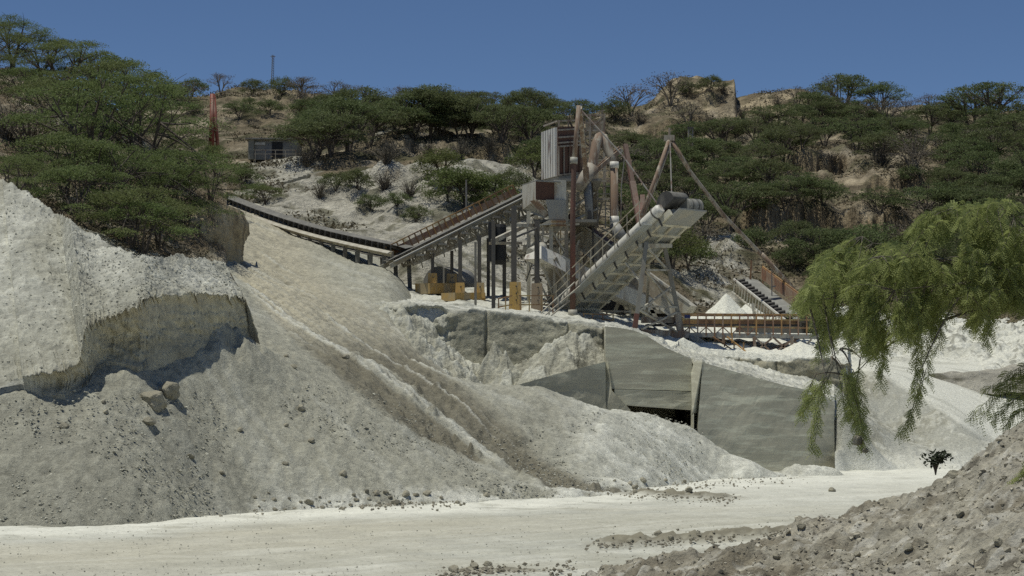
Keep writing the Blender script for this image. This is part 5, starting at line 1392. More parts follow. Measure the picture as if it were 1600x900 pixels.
KINDS = {}
def kind(name, desc, cat, H, variants): KINDS[name] = (desc, cat, H, variants)
kind("green", "dark green spreading thorn tree", "tree", 4.6, [thorn_tree(s, 4.6, 3.3, 24, .17, 7000, 3, padh=.07) for s in (1, 2, 3)] + [thorn_tree(s, 4.2, 3.9, 30, .17, 8500, 3, flat=.8, padh=.065) for s in (4, 5)])
kind("flat", "flat topped umbrella thorn tree", "tree", 4.6, [thorn_tree(s, 4.6, 3.4, 22, .16, 5200, 2, flat=.25, low=.4, padh=.06, trunk_r=.2) for s in (11, 12, 13)])
kind("low", "low rounded green thorn bush", "bush", 2.6, [thorn_tree(s, 2.6, 2.3, 24, .16, 5200, 4, flat=.9, low=.0, padh=.16, trunk_r=.09) for s in (21, 22, 23)])
kind("dry", "grey half bare thorn tree", "tree", 4.0, [thorn_tree(s, 4.0, 2.8, 22, .16, 1100, 3, flat=.5, mat="leaf_dry", bark="twig", trunk_r=.14) for s in (31, 32, 33)])
kind("shrub", "grey brown twiggy shrub", "shrub", 2.0, [twig_shrub(s) for s in (41, 42, 43)])
kind("lush", "bright green bushy tree", "tree", 3.6, [thorn_tree(s, 3.6, 2.6, 28, .16, 7000, 3, flat=.9, low=.0, padh=.15, mat="leaf_bright", trunk_r=.12) for s in (51, 52)])
kind("near", "feathery olive green thorn tree", "tree", 4.6, [thorn_tree(s, 4.6, 3.3, 20, .085, 15000, 3, flat=.75, low=.0, padh=.042, padw=(.24, .42), mat="leaf_near_hill", trunk_r=.13) for s in (61, 62, 63)])
kind("nearlow", "low olive green thorn bush", "bush", 2.8, [thorn_tree(s, 2.8, 2.4, 18, .085, 9000, 4, flat=.9, low=.0, padh=.07, mat="leaf_near_hill", trunk_r=.08) for s in (71, 72)])

TREES = []     # (kind, px, py, x, y, z, scale)
def hit(zf, px, py, Y0, Y1, n=500):
    a, b = ray(px, py); Y = np.linspace(Y0, Y1, n)
    h = zf(a * Y, Y); r = CAMZ + b * Y
    k = np.nonzero(r <= h)[0]
    if len(k) == 0:
        k = [int(np.argmax((h - CAMZ) / Y))]                  # on the skyline
    i = int(k[0]); return Vector((a * Y[i], Y[i], float(h[i])))
zh_c = lambda X, Y: zhill(X, Y)
def crown_px(kd, Y, sc): return KINDS[kd][2] * sc * F / Y

def put(kd, px, py, sc=1.0, zf=zh_c, Y0=100, Y1=262):
    if zf is zh_c and 312 < px < 352 and 150 < py < 260: return
    if zf is zh_c and 375 < px < 478 and 200 < py < 290: return
    p = hit(zf, px, py, Y0, Y1); TREES.append([kd, px, py, p, sc])

def scatter(region, dx, dy, kinds, sc, seed, skip=(), keep=1.0, zf=zh_c, Y0=100, Y1=262):
    """jittered rows inside a polygon of the hillside"""
    rr = random.Random(seed); xs = [p[0] for p in region]; ys = [p[1] for p in region]
    def inside(x, y, poly):
        c = False; j = len(poly) - 1
        for i in range(len(poly)):
            (xi, yi), (xj, yj) = poly[i], poly[j]
            if (yi > y) != (yj > y) and x < (xj - xi) * (y - yi) / (yj - yi) + xi: c = not c
            j = i
        return c
    y = min(ys); row = 0
    while y < max(ys):
        x = min(xs) + (dx / 2 if row % 2 else 0)
        while x < max(xs):
            qx, qy = x + rr.uniform(-.38, .38) * dx, y + rr.uniform(-.42, .42) * dy
            if inside(qx, qy, region) and not any(inside(qx, qy, s) for s in skip) and rr.random() < keep:
                kd = rr.choices([k for k, w in kinds], [w for k, w in kinds])[0]
                put(kd, qx, qy, sc * rr.uniform(.72, 1.2), zf, Y0, Y1)
            x += dx
        y += dy; row += 1
rock1 = [(1230, 245), (1330, 240), (1440, 285), (1480, 345), (1330, 345), (1240, 290)]
rock2 = [(1150, 352), (1430, 352), (1430, 400), (1150, 400)]
rock3 = [(960, 200), (1010, 150), (1160, 130), (1270, 150), (1240, 180), (1090, 215)]
white1 = [(1060, 385), (1180, 380), (1200, 470), (1060, 480)]
# right-hand hill
G = [("green", 6), ("low", 2.2), ("dry", 1.2), ("flat", .8)]
scatter([(960, 240), (1080, 225), (1230, 200), (1280, 185), (1640, 215), (1640, 345), (960, 345)], 43, 20, G, .80, 1, (rock1, white1))
scatter([(960, 345), (1640, 345), (1640, 450), (1420, 460), (1060, 440), (960, 400)], 50, 25, [("green", 4), ("low", 3), ("dry", 1.5), ("lush", .6)], .78, 2, (rock2, white1))
scatter([(1250, 178), (1640, 205), (1640, 222), (1250, 205)], 44, 16, [("green", 4), ("flat", 2), ("dry", 1)], .95, 3)
for a in ((1320, 178, "green", 1.1), (1378, 182, "green", 1.05), (1300, 160, "dry", .9), (1275, 172, "dry", .8), (1455, 186, "dry", .9), (1480, 190, "low", 1), (1545, 208, "flat", 1.35), (1585, 200, "low", 1.2), (1245, 172, "dry", .8),
          (1048, 168, "dry", 1.15), (1075, 150, "low", .8), (1110, 146, "low", .85), (1130, 147, "shrub", .9), (985, 182, "dry", 1.15), (960, 190, "low", 1), (1000, 196, "shrub", 1), (1195, 196, "shrub", 1), (1160, 184, "shrub", .9), (1110, 200, "shrub", 1.1), (1075, 208, "dry", .8), (1215, 168, "shrub", .8), (1150, 215, "low", .9), (1060, 232, "low", .9),
          (1250, 300, "shrub", 1.2), (1420, 290, "low", .7), (1380, 260, "shrub", 1.2), (1300, 262, "shrub", 1), (1180, 392, "low", .8), (1240, 398, "green", .6), (1310, 400, "low", .8), (1380, 398, "low", .9), (1095, 405, "dry", .75), (1050, 420, "lush", .8), (1075, 425, "lush", .65)):
    put(a[2], a[0], a[1], a[3])
# ridge and wood in the middle
scatter([(470, 205), (560, 195), (860, 195), (860, 222), (720, 226), (600, 218), (480, 240)], 34, 12, [("green", 6), ("low", 1)], .86, 4)
scatter([(250, 150), (480, 156), (860, 182), (930, 192), (930, 205), (560, 190), (250, 190)], 40, 17, [("dry", 3), ("green", 1.3), ("shrub", 1.5), ("low", 1.4)], .74, 5)
for a in ((300, 150, "low", 1.2), (345, 148, "dry", .9), (270, 158, "low", 1.2), (395, 148, "low", 1.1), (440, 150, "low", 1.1), (470, 154, "dry", 1), (524, 166, "dry", 1.1), (578, 172, "dry", 1.2), (610, 176, "low", 1), (660, 178, "flat", 1), (690, 178, "flat", .9), (720, 178, "dry", 1), (760, 180, "flat", 1.0), (795, 180, "low", 1.1), (828, 180, "flat", 1.2), (858, 184, "flat", .9), (905, 190, "dry", 1)):
    put(a[2], a[0], a[1], a[3] * .78)
for a in ((494, 248, "green", .85), (518, 246, "green", .95), (545, 238, "green", 1.0), (578, 230, "green", .95), (508, 225, "green", .9), (530, 212, "green", .95), (640, 214, "green", .9), (690, 216, "green", .85), (735, 218, "green", .9), (785, 226, "green", .85), (825, 236, "green", 1.0), (850, 256, "green", .7)):
    put(a[2], a[0], a[1], a[3])
# bushes on the white spoil
for a in ((700, 318, "lush", .7), (725, 325, "lush", .8), (752, 324, "lush", .7), (690, 290, "lush", .75), (770, 330, "lush", .7), (835, 278, "lush", .8), (650, 348, "low", .5), (560, 298, "low", .6), (525, 300, "low", .55), (605, 258, "shrub", .9), (670, 246, "shrub", .9), (720, 250, "shrub", 1.0), (765, 250, "shrub", .9), (640, 310, "shrub", .8), (580, 330, "low", .45), (500, 310, "shrub", .7), (600, 300, "shrub", .8), (480, 262, "shrub", .9), (800, 300, "low", .7), (620, 325, "low", .4),
          (415, 320, "nearlow", .55), (400, 312, "nearlow", .5), (380, 290, "low", .6)):
    put(a[2], a[0], a[1], a[3])
# left hillside, close
zlf = zleft
for a in ((20, 112, "near", .85), (62, 132, "near", .8), (105, 165, "near", .95), (160, 195, "near", .95), (-30, 130, "near", .9), (70, 185, "nearlow", .9), (120, 235, "nearlow", 1.0), (170, 250, "near", 1.1), (215, 225, "near", 1.15), (225, 300, "near", 1.05), (140, 300, "near", 1.15), (100, 310, "nearlow", 1.1), (60, 310, "nearlow", .7), (180, 345, "near", .8), (245, 355, "near", .75), (205, 385, "nearlow", .9), (250, 390, "nearlow", .8), (120, 345, "nearlow", .9), (225, 398, "nearlow", .8), (290, 300, "near", .66), (330, 317, "near", .72),  (90, 150, "nearlow", .9), (208, 215, "near", .8), (20, 320, "nearlow", .7), (275, 345, "nearlow", .9), (10, 215, "shrub", 1.0), (45, 240, "shrub", 1.1), (40, 160, "nearlow", .8)):
    put(a[2], a[0], a[1], a[3], zlf, 62, 128)

ZONES = [   # (x0, x1, y0, y1, where)
    (-200, 75, -50, 190, "on the top left slope"), (75, 230, -50, 215, "on the left skyline above the spoil pile"), (230, 330, 160, 280, "on the left hillside below the red mast"), (-200, 130, 190, 420, "beside the bare soil at the left edge"), (130, 215, 215, 420, "on the left slope behind the grey crust"), (215, 360, 280, 420, "by the earth pillar"),
    (230, 400, 100, 175, "on the far ridge left of the antenna"), (400, 520, 100, 176, "on the far ridge by the antenna"), (520, 700, 100, 186, "on the middle skyline"), (700, 960, 100, 196, "on the skyline left of the tower"),
    (230, 470, 175, 330, "near the dark shed"), (470, 560, 176, 252, "in the dense wood right of the shed"), (560, 680, 180, 235, "in the wood above the white spoil"), (680, 780, 180, 235, "in the wood over the brown bank"), (780, 960, 180, 280, "in the wood left of the ribbed bin"), (470, 640, 235, 370, "on the left half of the white spoil"), (640, 720, 235, 370, "in the middle of the white spoil"), (720, 900, 235, 370, "on the spoil behind the gallery"),
    (940, 1080, 100, 216, "left of the rock bluff"), (1080, 1160, 100, 180, "on top of the rock bluff"), (1080, 1250, 160, 216, "on the bare rock below the bluff"), (1160, 1300, 100, 182, "on the pale knoll right of the bluff"), (1300, 1420, 100, 200, "on the skyline right of the knoll"), (1420, 1700, 100, 214, "on the far right skyline"),
    (940, 1040, 216, 300, "left of the derrick apex"), (1040, 1120, 216, 290, "by the short lattice mast"), (1120, 1200, 200, 270, "upslope right of the lattice mast"), (1200, 1290, 180, 270, "on the upper slope under the knoll"), (1290, 1400, 190, 262, "above the upper rock ledge"), (1400, 1500, 190, 270, "right above the upper rock ledge"), (1500, 1700, 200, 270, "on the upper right slope"),
    (940, 1060, 290, 360, "between the derrick legs"), (1040, 1130, 280, 350, "behind the long derrick leg"), (1120, 1200, 265, 350, "right of the long derrick leg"), (1200, 1290, 262, 352, "left of the tan ledge"), (1290, 1420, 255, 352, "on the tan ledge"), (1400, 1500, 262, 352, "right of the tan ledge"), (1500, 1700, 262, 352, "above the bright near tree"),
    (940, 1090, 345, 480, "behind the stacker head"), (1090, 1200, 340, 480, "above the conical white pile"), (1200, 1330, 340, 480, "under the lower rock ledge"), (1330, 1700, 340, 480, "behind the bright near tree")]
ORD = ["leftmost", "second from left", "third from left", "fourth from left", "fifth from left", "sixth from left", "seventh from left", "eighth from left", "ninth from left", "tenth from left", "eleventh from left", "twelfth from left"] + [f"number {k} from the left" for k in range(13, 60)]
groups = {}
for t in TREES:
    wh = next((z[4] for z in ZONES if z[0] <= t[1] < z[1] and z[2] <= t[2] < z[3]), "on the wooded hillside")
    groups.setdefault((KINDS[t[0]][0], wh), []).append(t)
GN = {"tree": "thorn trees on the quarry hills", "bush": "thorn bushes on the quarry hills", "shrub": "shrubs on the quarry hills"}
for (desc, wh), lst in groups.items():
    lst.sort(key=lambda t: t[1])
    for i, (kd, px, py, p, sc) in enumerate(lst):
        d_, cat, H, var = KINDS[kd]
        lab = f"{desc} {wh}".replace("number ", "") + ("" if len(lst) == 1 else f", {ORD[i]}" if i < len(lst) - 1 else ", rightmost")
        o = thing({"tree": "thorn_tree", "bush": "thorn_bush", "shrub": "dry_shrub"}[cat], lab, cat, p - Vector((0, 0, .1)), GN[cat])
        tr, cr = R_.choice(var)
        o.rotation_euler = (0, 0, R_.uniform(0, 6.28)); k = sc * R_.uniform(.93, 1.07); o.scale = (k * R_.uniform(.92, 1.12), k, k * R_.uniform(.88, 1.05))
        link("stem" if cat == "shrub" else "trunk", tr, o); link("crown", cr, o)
print("TREES", len(TREES), "unlocated", sum(1 for t in groups if t[1] == "on the wooded hillside"))

# low scrub and dry grass over the hills (nobody could count it)
rs = np.random.RandomState(5); cs = []
pxr = rs.uniform(200, 1720, 60000); Yr = 100 + 160 * rs.rand(60000) ** .8
Xr = (pxr - 800) / F * Yr
dens = fbm(Xr * .12, Yr * .12, 3 + 0 * Xr, 3) + .35 * pn(Xr * .8, Yr * .8, 0 * Xr)
ppx, ppy = pxpy(Xr, Yr, zh0(Xr, Yr)); whz = np.exp(-((ppx - 620) / 190) ** 2 - ((Yr - 124) / 18) ** 2) + .8 * np.exp(-((ppx - 630) / 110) ** 2 - ((Yr - 163) / 7) ** 2)
keep = dens > .12 + .6 * whz
Xr, Yr = Xr[keep][:14000], Yr[keep][:14000]; Zr = zhill(Xr, Yr)
n = len(Xr); base_c = np.repeat(np.stack([Xr, Yr, Zr], 1), 7, 0); base_c += rs.normal(size=base_c.shape) * np.array((.35, .35, .14)) + np.array((0, 0, .15))
V, Fq = rot_quads(base_c, .30, rs, .5)
o = link("scrub", mesh_np("scrub", V, Fq, "scrub_leaf", False, {"tint": np.repeat(rs.rand(len(base_c)), 4)})); o["kind"] = "stuff"
pxr = rs.uniform(-60, 345, 9000); Yr = rs.uniform(66, 122, 9000); Xr = (pxr - 800) / F * Yr; Zr = zleft(Xr, Yr)
base_c = np.repeat(np.stack([Xr, Yr, Zr], 1), 5, 0); base_c += rs.normal(size=base_c.shape) * np.array((.22, .22, .1)) + np.array((0, 0, .08))
V, Fq = rot_quads(base_c, .16, rs, .4)
o = link("undergrowth", mesh_np("undergrowth", V, Fq, "scrub_leaf", False, {"tint": np.repeat(rs.rand(len(base_c)), 4)})); o["kind"] = "stuff"

# ---------------------------------------------------------------- near tree reaching in from the right
ft = thing("feathery_tree", "bright green feathery tree reaching into the frame from the right edge", "tree", Vector((8.7, 25.6, -0.05)))
rs = np.random.RandomState(77)
DY = 5.0
base = np.array((8.7, 25.6, -.35)); crotch = np.array((8.6, 25.4, 4.6))
limbs, twigs = [], []
limbs.append((bez(base, base * .5 + crotch * .5 + np.array((.1, 0, .1)), crotch, 8), np.linspace(.22, .15, 8)))
NP3 = lambda px, py, Y: np.array(tuple(P(px, py, Y)))
poly = [(1640, 312), (1560, 308), (1525, 306), (1480, 318), (1440, 335), (1425, 352), (1445, 372), (1400, 375), (1345, 365), (1312, 378), (1288, 400), (1268, 428), (1252, 462), (1262, 488), (1292, 500), (1288, 540), (1300, 590), (1335, 588), (1370, 556), (1400, 515), (1445, 505), (1490, 490), (1520, 500), (1600, 490), (1640, 490)]
def inside(x, y, poly):
    c = False; j = len(poly) - 1
    for i in range(len(poly)):
        (xi, yi), (xj, yj) = poly[i], poly[j]
        if (yi > y) != (yj > y) and x < (xj - xi) * (y - yi) / (yj - yi) + xi: c = not c
        j = i
    return c
# main limbs
mains = [((1440, 345), (1560, 360), 20.6), ((1500, 325), (1600, 380), 19.6), ((1345, 372), (1480, 420), 20.9), ((1290, 410), (1450, 430), 20.2), ((1262, 470), (1420, 450), 19.4), ((1300, 560), (1400, 440), 19.8), ((1330, 590), (1430, 470), 20.6),
         ((1500, 470), (1600, 430), 18.9), ((1420, 500), (1530, 430), 20.0), ((1560, 320), (1650, 400), 18.8), ((1590, 440), (1680, 430), 19.4), ((1380, 400), (1500, 400), 19.0), ((1400, 455), (1540, 430), 18.6), ((1345, 480), (1460, 450), 21.0)]
mp = []
for e, c, Y in mains:
    Y += DY; pts = bez(crotch, NP3(*c, Y), NP3(*e, Y + rs.uniform(-.3, .3)), 16); pts[1:] += rs.normal(size=(15, 3)) * .02
    limbs.append((pts, np.linspace(.035, .005, 16))); mp.append(pts)
MP = np.concatenate([p[4:] for p in mp])
def add_twig(p0, p1, p2, r=.006): 
    pts = bez(p0, p1, p2, 9); limbs.append((pts, np.linspace(r, .0015, 9))); twigs.append(pts)
cnt = 0
while cnt < 900:
    x, y = rs.uniform(1245, 1650), rs.uniform(300, 600)
    if not inside(x, y, poly): continue
    if pn(np.array([x * .022]), np.array([y * .026]), np.array([.7]))[0] < (.08 if x < 1400 else -.10): continue
    Y = rs.uniform(18.4, 21.6) + DY; e = NP3(x, y, Y)
    p0 = MP[np.argmin(((MP - e) ** 2).sum(1) + rs.rand(len(MP)) * .12)]
    v = e - p0; L = np.linalg.norm(v)
    if L > 1.2: p0 = e - v / L * 1.2
    droop = rs.uniform(.06, .30)
    tip = e + np.array((rs.uniform(-.22, .08), rs.uniform(-.15, .15), -droop))
    add_twig(p0, e + np.array((0, 0, .05)), tip); cnt += 1
# the rest of the crown, round the trunk beyond the frame
for k in range(9):
    a = k * .7 - 1.6; e = crotch + np.array((math.cos(a) * 2.0 + .6, math.sin(a) * 1.9, rs.uniform(.3, 1.5)))
    if proj(*e)[0] < 1640: continue
    limbs.append((bez(crotch, (crotch + e) / 2 + np.array((0, 0, .35)), e, 10), np.linspace(.06, .008, 10)))
    for q in range(46):
        f = crotch + (e - crotch) * rs.uniform(.35, 1.05) + rs.normal(size=3) * np.array((.5, .5, .35)) + np.array((0, 0, .2))
        if proj(*f)[0] < 1650: continue
        g_ = crotch + (e - crotch) * rs.uniform(.4, 1.0)
        v = f - g_; L = np.linalg.norm(v); p0 = f - v / L * min(L, .9)
        add_twig(p0, f + np.array((0, 0, .05)), f + np.array((rs.uniform(-.1, .15), rs.uniform(-.15, .15), -rs.uniform(.1, .5))))
strands = [((1302, 560), (1335, 600), (1343, 700)), ((1300, 570), (1280, 610), (1266, 708)), ((1290, 590), (1265, 620), (1243, 655)), ((1330, 575), (1350, 610), (1345, 690)), ((1345, 560), (1340, 600), (1330, 640)), ((1310, 585), (1318, 620), (1322, 665)), ((1432, 500), (1436, 560), (1432, 612)), ((1440, 500), (1452, 540), (1446, 590)), ((1440, 575), (1425, 640), (1398, 672)),
           ((1640, 585), (1575, 590), (1530, 660)), ((1640, 600), (1590, 610), (1555, 655)), ((1650, 625), (1610, 620), (1572, 668)), ((1650, 560), (1600, 560), (1548, 612)), ((1660, 640), (1620, 640), (1592, 690)), ((1650, 680), (1600, 700), (1560, 745)), ((1650, 700), (1560, 735), (1500, 790)), ((1650, 720), (1600, 740), (1575, 770)), ((1660, 690), (1615, 715), (1590, 735)), ((1610, 435), (1560, 440), (1505, 460)), ((1620, 440), (1570, 452), (1518, 500)), ((1380, 540), (1384, 570), (1378, 600)), ((1545, 480), (1548, 505), (1540, 535)), ((1470, 490), (1474, 515), (1466, 540)), ((1275, 585), (1262, 605), (1254, 640)), ((1320, 590), (1330, 640), (1338, 660))]
for a, b, c in strands:
    Y = rs.uniform(18.6, 20.6) + (DY if c[1] < 715 or a[0] < 1600 else -.8)
    for k in range(2):
        o_ = rs.normal(size=3) * .03
        add_twig(NP3(*a, Y) + o_, NP3(*b, Y) + o_, NP3(*c, Y) + o_ * 2, .006)
    p0 = MP[np.argmin(((MP - NP3(*a, Y)) ** 2).sum(1))] if a[0] < 1600 else NP3(1740, a[1] - 40, Y)
    limbs.append((bez(p0, (p0 + NP3(*a, Y)) / 2 + np.array((0, 0, .1)), NP3(*a, Y), 8), np.linspace(.018, .006, 8)))
    if a[0] >= 1600: limbs.append((bez(crotch, (crotch + p0) / 2, p0, 6), np.linspace(.028, .012, 6)))
# fronds: two rows of leaflets on a drooping stalk
fv, tint = [], []
for pts in twigs:
    L = np.linalg.norm(np.diff(pts, axis=0), axis=1).sum(); nf = max(int(L / .024), 6); tw = rs.rand()
    for f in range(nf):
        t = .18 + .82 * (f + rs.rand()) / nf; i = min(int(t * 8), 7); p = pts[i] * (1 - (t * 8 - i)) + pts[i + 1] * (t * 8 - i)
        ax = pts[i + 1] - pts[i]; ax /= np.linalg.norm(ax)
        sd_ = np.cross(ax, rs.normal(size=3)); sd_ /= np.linalg.norm(sd_)
        d0 = ax * .35 + sd_ * .8 + np.array((0, 0, -.25)); d0 /= np.linalg.norm(d0)
        l = rs.uniform(.085, .15); droop = rs.uniform(.2, .7); wv = np.cross(d0, rs.normal(size=3)); wv /= np.linalg.norm(wv); m = 6
        ti = np.clip(.65 * tw + .35 * rs.rand(), 0, 1)
        for q in range(m):
            s0 = (q + .5) / m; c0 = p + d0 * l * s0 + np.array((0, 0, -droop * l * s0 ** 2)); ll = .038 * (1 - .45 * abs(s0 - .4)); w2 = .0085
            for sg in (1, -1):
                lv = wv * sg * ll + d0 * ll * .45
                fv.append((c0, c0 + lv * .5 + d0 * w2, c0 + lv, c0 + lv * .5 - d0 * w2)); tint.append(ti)
V = np.array(fv).reshape(-1, 3); base_l = np.array(tuple(ft.location))
Fq = np.arange(len(V)).reshape(-1, 4)
print("leaflets", len(Fq))
link("crown", mesh_np("crown", V - base_l, Fq, "leaf_front", False, {"tint": np.repeat(tint, 4)}), ft)
Vt, Ft = tube_np(limbs, 5)
link("trunk", mesh_np("trunk", Vt - base_l, Ft, "twig", True), ft)

# small black-leaved plant behind the mound
bp = P(1462, 742, 21.6); sp = thing("dark_sapling", "small black leaved sapling standing on the crest of the dirt mound", "plant", bp)
rs = np.random.RandomState(9); segs = []; lv = []
for k in range(13):
    a = rs.uniform(0, 6.28); e = np.array((math.cos(a) * rs.uniform(.03, .13), math.sin(a) * .1, rs.uniform(.14, .25))); p = bez(np.zeros(3), e * np.array((.2, .2, .7)), e, 5); segs.append((p, np.linspace(.008, .003, 5)))
    for q in range(16):
        c = e + rs.normal(size=3) * np.array((.05, .05, .03)); lv.append(c)
Vt, Ft = tube_np(segs, 5); link("stem", mesh_np("stem", Vt, Ft, "bark", True), sp)
V, Fq = rot_quads(np.array(lv), .06, rs, .7); link("foliage", mesh_np("foliage", V, Fq, "leaf_black", False, {"tint": np.repeat(rs.rand(len(lv)), 4)}), sp)

# ================================================================== STONES
def stone_mesh(seed, rough=.25, sub=2):
    import bmesh
    bm = bmesh.new(); bmesh.ops.create_icosphere(bm, subdivisions=sub + 1, radius=1.0)
    co = np.array([tuple(v.co) for v in bm.verts])
    rs = np.random.RandomState(seed)
    for k in range(9):                       # broken facets
        n = rs.normal(size=3); n /= np.linalg.norm(n); d = rs.uniform(.55, .85); h = co @ n
        co = co - np.maximum(h - d, 0)[:, None] * n * .9
    co = co * (1 + rough * .5 * fbm(co[:, 0] * 1.3 + seed, co[:, 1] * 1.3, co[:, 2] * 1.3, 3))[:, None]
    for v, c in zip(bm.verts, co): v.co = c
    me = bpy.data.meshes.new("stone"); bm.to_mesh(me); bm.free()
    for p in me.polygons: p.use_smooth = False
    a = me.attributes.new("Col", 'FLOAT_COLOR', 'POINT'); c = np.ones((len(me.vertices), 4), np.float32); c[:, :3] = np.array((0.30, 0.28, 0.215)) * rs.uniform(.8, 1.15); a.data.foreach_set("color", c.ravel())
    me.materials.append(MATS["stone"]); return me
STN = [stone_mesh(s) for s in range(100, 106)]
BIG = [stone_mesh(s, .35, 3) for s in (201, 202)]
dgr = None
def drop(px, py):
    """where that ray meets the built ground"""
    global dgr
    if dgr is None: bpy.context.view_layer.update(); dgr = bpy.context.evaluated_depsgraph_get()
    a, b = ray(px, py); h = S.ray_cast(dgr, Vector((0, 0, CAMZ)), Vector((a, 1, b)).normalized())
    return h[1], h[4]
def rock(px, py, wpx, label, group, meshes=STN, sq=.75, name="rock", cat="rock"):
    p, ob = drop(px, py)
    r = wpx * .5 * p.y / F
    o = link(name, R_.choice(meshes)); o.location = p + Vector((0, 0, r * .30)); o.rotation_euler = (R_.uniform(-.3, .3), R_.uniform(-.3, .3), R_.uniform(0, 6.28)); o.scale = (r, r * .9, r * sq)
    return tag(o, label, cat, group)
rock(242, 632, 48, "largest pale broken boulder lying below the broken crust edge", None, BIG, .85, "boulder", "boulder")
rock(262, 615, 44, "second pale boulder resting behind the largest one below the crust", None, BIG, .8, "boulder", "boulder")
rock(233, 662, 26, "flat grey lump just below the two pale boulders", None, STN, .6)
ROCKS = [(162, 630, 10, "small stone in the rubble left of the pale boulders"), (165, 645, 11, "stone just under the small stone left of the boulders"), (100, 668, 16, "low stone on the grey slope at the left"), (375, 673, 12, "round stone on the slope right of the boulders"), (470, 640, 16, "flat stone beside the lower tracked ramp"), (447, 666, 10, "small round stone above the dark round one on the slope"), (487, 690, 13, "dark round stone midway down the spoil slope"), (298, 715, 14, "round dark stone alone in the middle of the grey slope"), (347, 740, 10, "small flat stone low on the grey slope"), (446, 726, 12, "squat stone on the lower slope above the clod line"), (536, 742, 15, "tall stone at the left end of the clod line"), (460, 575, 12, "stone at the left edge of the dozer tracks"), (448, 558, 10, "stone higher up at the left edge of the tracks"), (760, 776, 14, "lone clod at the toe right of the clod line"), (540, 560, 14, "clod in the upper dozer tracks"), (1252, 824, 16, "upright clod where the mound meets the road"), (1340, 692, 22, "dark lump at the foot of the right embankment"), (1352, 706, 12, "small lump at the foot of the right embankment"), (1490, 745, 20, "pale stone on the upper face of the dirt mound"), (1300, 768, 14, "stone lying on the road short of the broken slab"), (1500, 806, 16, "dark chunk on the lower face of the dirt mound"), (1420, 858, 20, "broken stone low on the front of the mound"), (1214, 872, 16, "pale stone near the lower edge of the mound"), (1560, 850, 22, "grey stone low on the right of the mound"), (1340, 868, 14, "brown stone on the lower left of the mound")]
for a in ROCKS: rock(a[0], a[1], a[2], a[3], None)
CL = [(398, 778, 7), (412, 783, 6), (428, 782, 9), (430, 797, 8), (452, 780, 6), (470, 786, 7), (483, 787, 15), (500, 778, 6), (515, 785, 6), (533, 796, 8), (548, 790, 7), (557, 782, 9), (566, 794, 9), (573, 770, 10), (588, 772, 12), (602, 771, 11), (618, 787, 14), (634, 774, 14), (650, 775, 10), (668, 773, 13), (610, 779, 8), (592, 787, 7), (577, 781, 8), (553, 775, 8), (690, 779, 8), (715, 787, 9), (720, 790, 6), (640, 786, 6), (505, 795, 7), (445, 797, 6), (405, 792, 5), (655, 789, 5), (420, 771, 5), (345, 807, 6), (985, 757, 9), (1005, 752, 12), (1070, 754, 8), (1040, 751, 7), (960, 752, 6)]
WH = lambda x: "left end of the clod line at the toe" if x < 470 else "middle of the clod line at the toe" if x < 560 else "densest part of the clod line at the toe" if x < 680 else "right end of the clod line at the toe" if x < 800 else "road edge below the tunnel berm"
by = {}
for a in sorted(CL): by.setdefault(WH(a[0]), []).append(a)
for wh, l in by.items():
    for i, a in enumerate(l): rock(a[0], a[1], a[2] * 1.1, f"grey clod at the {wh}, {ORD[i] if i < 12 else 'rightmost'}", "clods along the toe of the spoil slope", name="clod", cat="clod")
# clods in the two windrows and on the ramp tail
ci = 0
for x0, y0, x1, y1, nn, wh, wd in ((975, 768, 1125, 776, 9, "brown spill at the tail of the dozer ramp", 11), (930, 848, 1150, 833, 10, "brown windrow across the road", 13), (695, 890, 800, 887, 5, "dirt streak at the bottom edge", 16)):
    for i in range(nn):
        t = (i + .5) / nn; rock(x0 + (x1 - x0) * t + R_.uniform(-9, 9), y0 + (y1 - y0) * t + R_.uniform(-7, 5), wd * (.35 + .9 * R_.random() ** 2.5), f"clod in the {wh}, {ORD[i]}", "clods spilled on the road", name="clod", cat="clod")

# loose gravel nobody could count: one object
def gravel(name, spots, mat="stone"):
    oc = np.array([(1, 0, 0), (0, 1, 0), (-1, 0, 0), (0, -1, 0), (0, 0, 1), (0, 0, -1)], float); of = np.array([(0, 1, 4), (1, 2, 4), (2, 3, 4), (3, 0, 4), (1, 0, 5), (2, 1, 5), (3, 2, 5), (0, 3, 5)])
    rs = np.random.RandomState(len(spots)); V, Fq, Cc = [], [], []
    for i, (p, r, col) in enumerate(spots):
        q, _ = np.linalg.qr(rs.normal(size=(3, 3))); v = (oc * rs.uniform(.5, 1.1, (6, 1))) @ q * r; v[:, 2] *= .75
        V.append(v + p); Fq.append(of + 6 * i); Cc.append(np.tile(np.asarray(col) * rs.uniform(.75, 1.2), (6, 1)))
    o = link(name, mesh_np(name, np.concatenate(V), np.concatenate(Fq), mat, False, {"Col": np.concatenate(Cc)})); o["kind"] = "stuff"
rs = np.random.RandomState(21); sp = []
X_ = rs.uniform(0, 9, 16000); Y_ = rs.uniform(12, 23, 16000); Zm = zmound(X_, Y_)
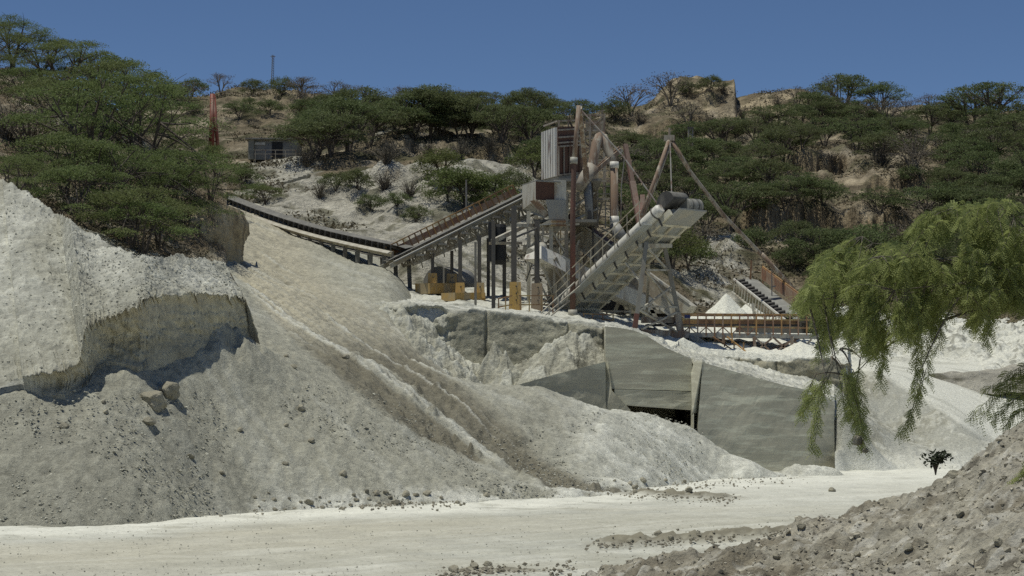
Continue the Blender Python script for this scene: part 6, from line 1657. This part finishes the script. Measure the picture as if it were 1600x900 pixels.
px_, py_ = pxpy(X_, Y_, Zm); den = fbm(X_ * 1.1, Y_ * 1.1, 0 * X_, 3)
for x, y, z, a, b, d in zip(X_, Y_, Zm, px_, py_, den):
    if 850 < a < 1640 and b < 930 and z > -.05 and d > rs.uniform(-.9, .4): sp.append(((x, y, z + .004), .011 * rs.uniform(.16, 1) ** -0.9, np.array((0.40, 0.37, 0.29)) * rs.uniform(.6, 1.35)))
gravel("mound_gravel", sp)
sp = []
n = 6000; pxr = rs.uniform(-20, 1100, n); tt_ = rs.rand(n)
for x, t in zip(pxr, tt_):
    b = np.interp(x, toe_x, toe_y) - 2 - 210 * t ** 1.5
    Yg = slope(x, b, np.interp(x, toe_x, toe_y), KF(x)).y; X0 = (x - 800) / F * Yg
    sp.append((X0, Yg))
A_ = np.array(sp); Zs = zs(A_[:, 0], A_[:, 1])
gravel("spoil_gravel", [((x, y, z + .02), .024 * rs.uniform(.35, 1) ** -1.0, (0.44, 0.43, 0.355)) for (x, y), z in zip(A_, Zs)])
sp = []
for i in range(1500):
    p = PZ(rs.uniform(-50, 1300), 905 - 125 * rs.rand() ** 1.2, 0.03); sp.append((tuple(p), .009 * rs.uniform(.3, 1) ** -1.1, (0.46, 0.44, 0.37)))
for (ax, ay, bx_, by_, nn) in ((930, 852, 1260, 828, 220), (690, 894, 900, 888, 120), (980, 771, 1150, 779, 200), (380, 790, 720, 782, 420), (900, 765, 1250, 748, 260)):
    for i in range(nn):
        t = rs.rand(); p = PZ(ax + (bx_ - ax) * t + rs.normal() * 8, ay + (by_ - ay) * t + rs.normal() * 5, 0.05); sp.append((tuple(p), .028 * rs.uniform(.35, 1) ** -1.0, (0.30, 0.275, 0.215)))
gravel("road_gravel", sp)
idx = rs.randint(0, CRUST.shape[0] if CRUST.ndim == 2 else len(CRUST), 1500)
gravel("crust_gravel", [((c[0], c[1], c[2] + .015), .02 * rs.uniform(.3, 1) ** -1.0, (0.50, 0.49, 0.41)) for c in CRUST.reshape(-1, 3)[idx]])
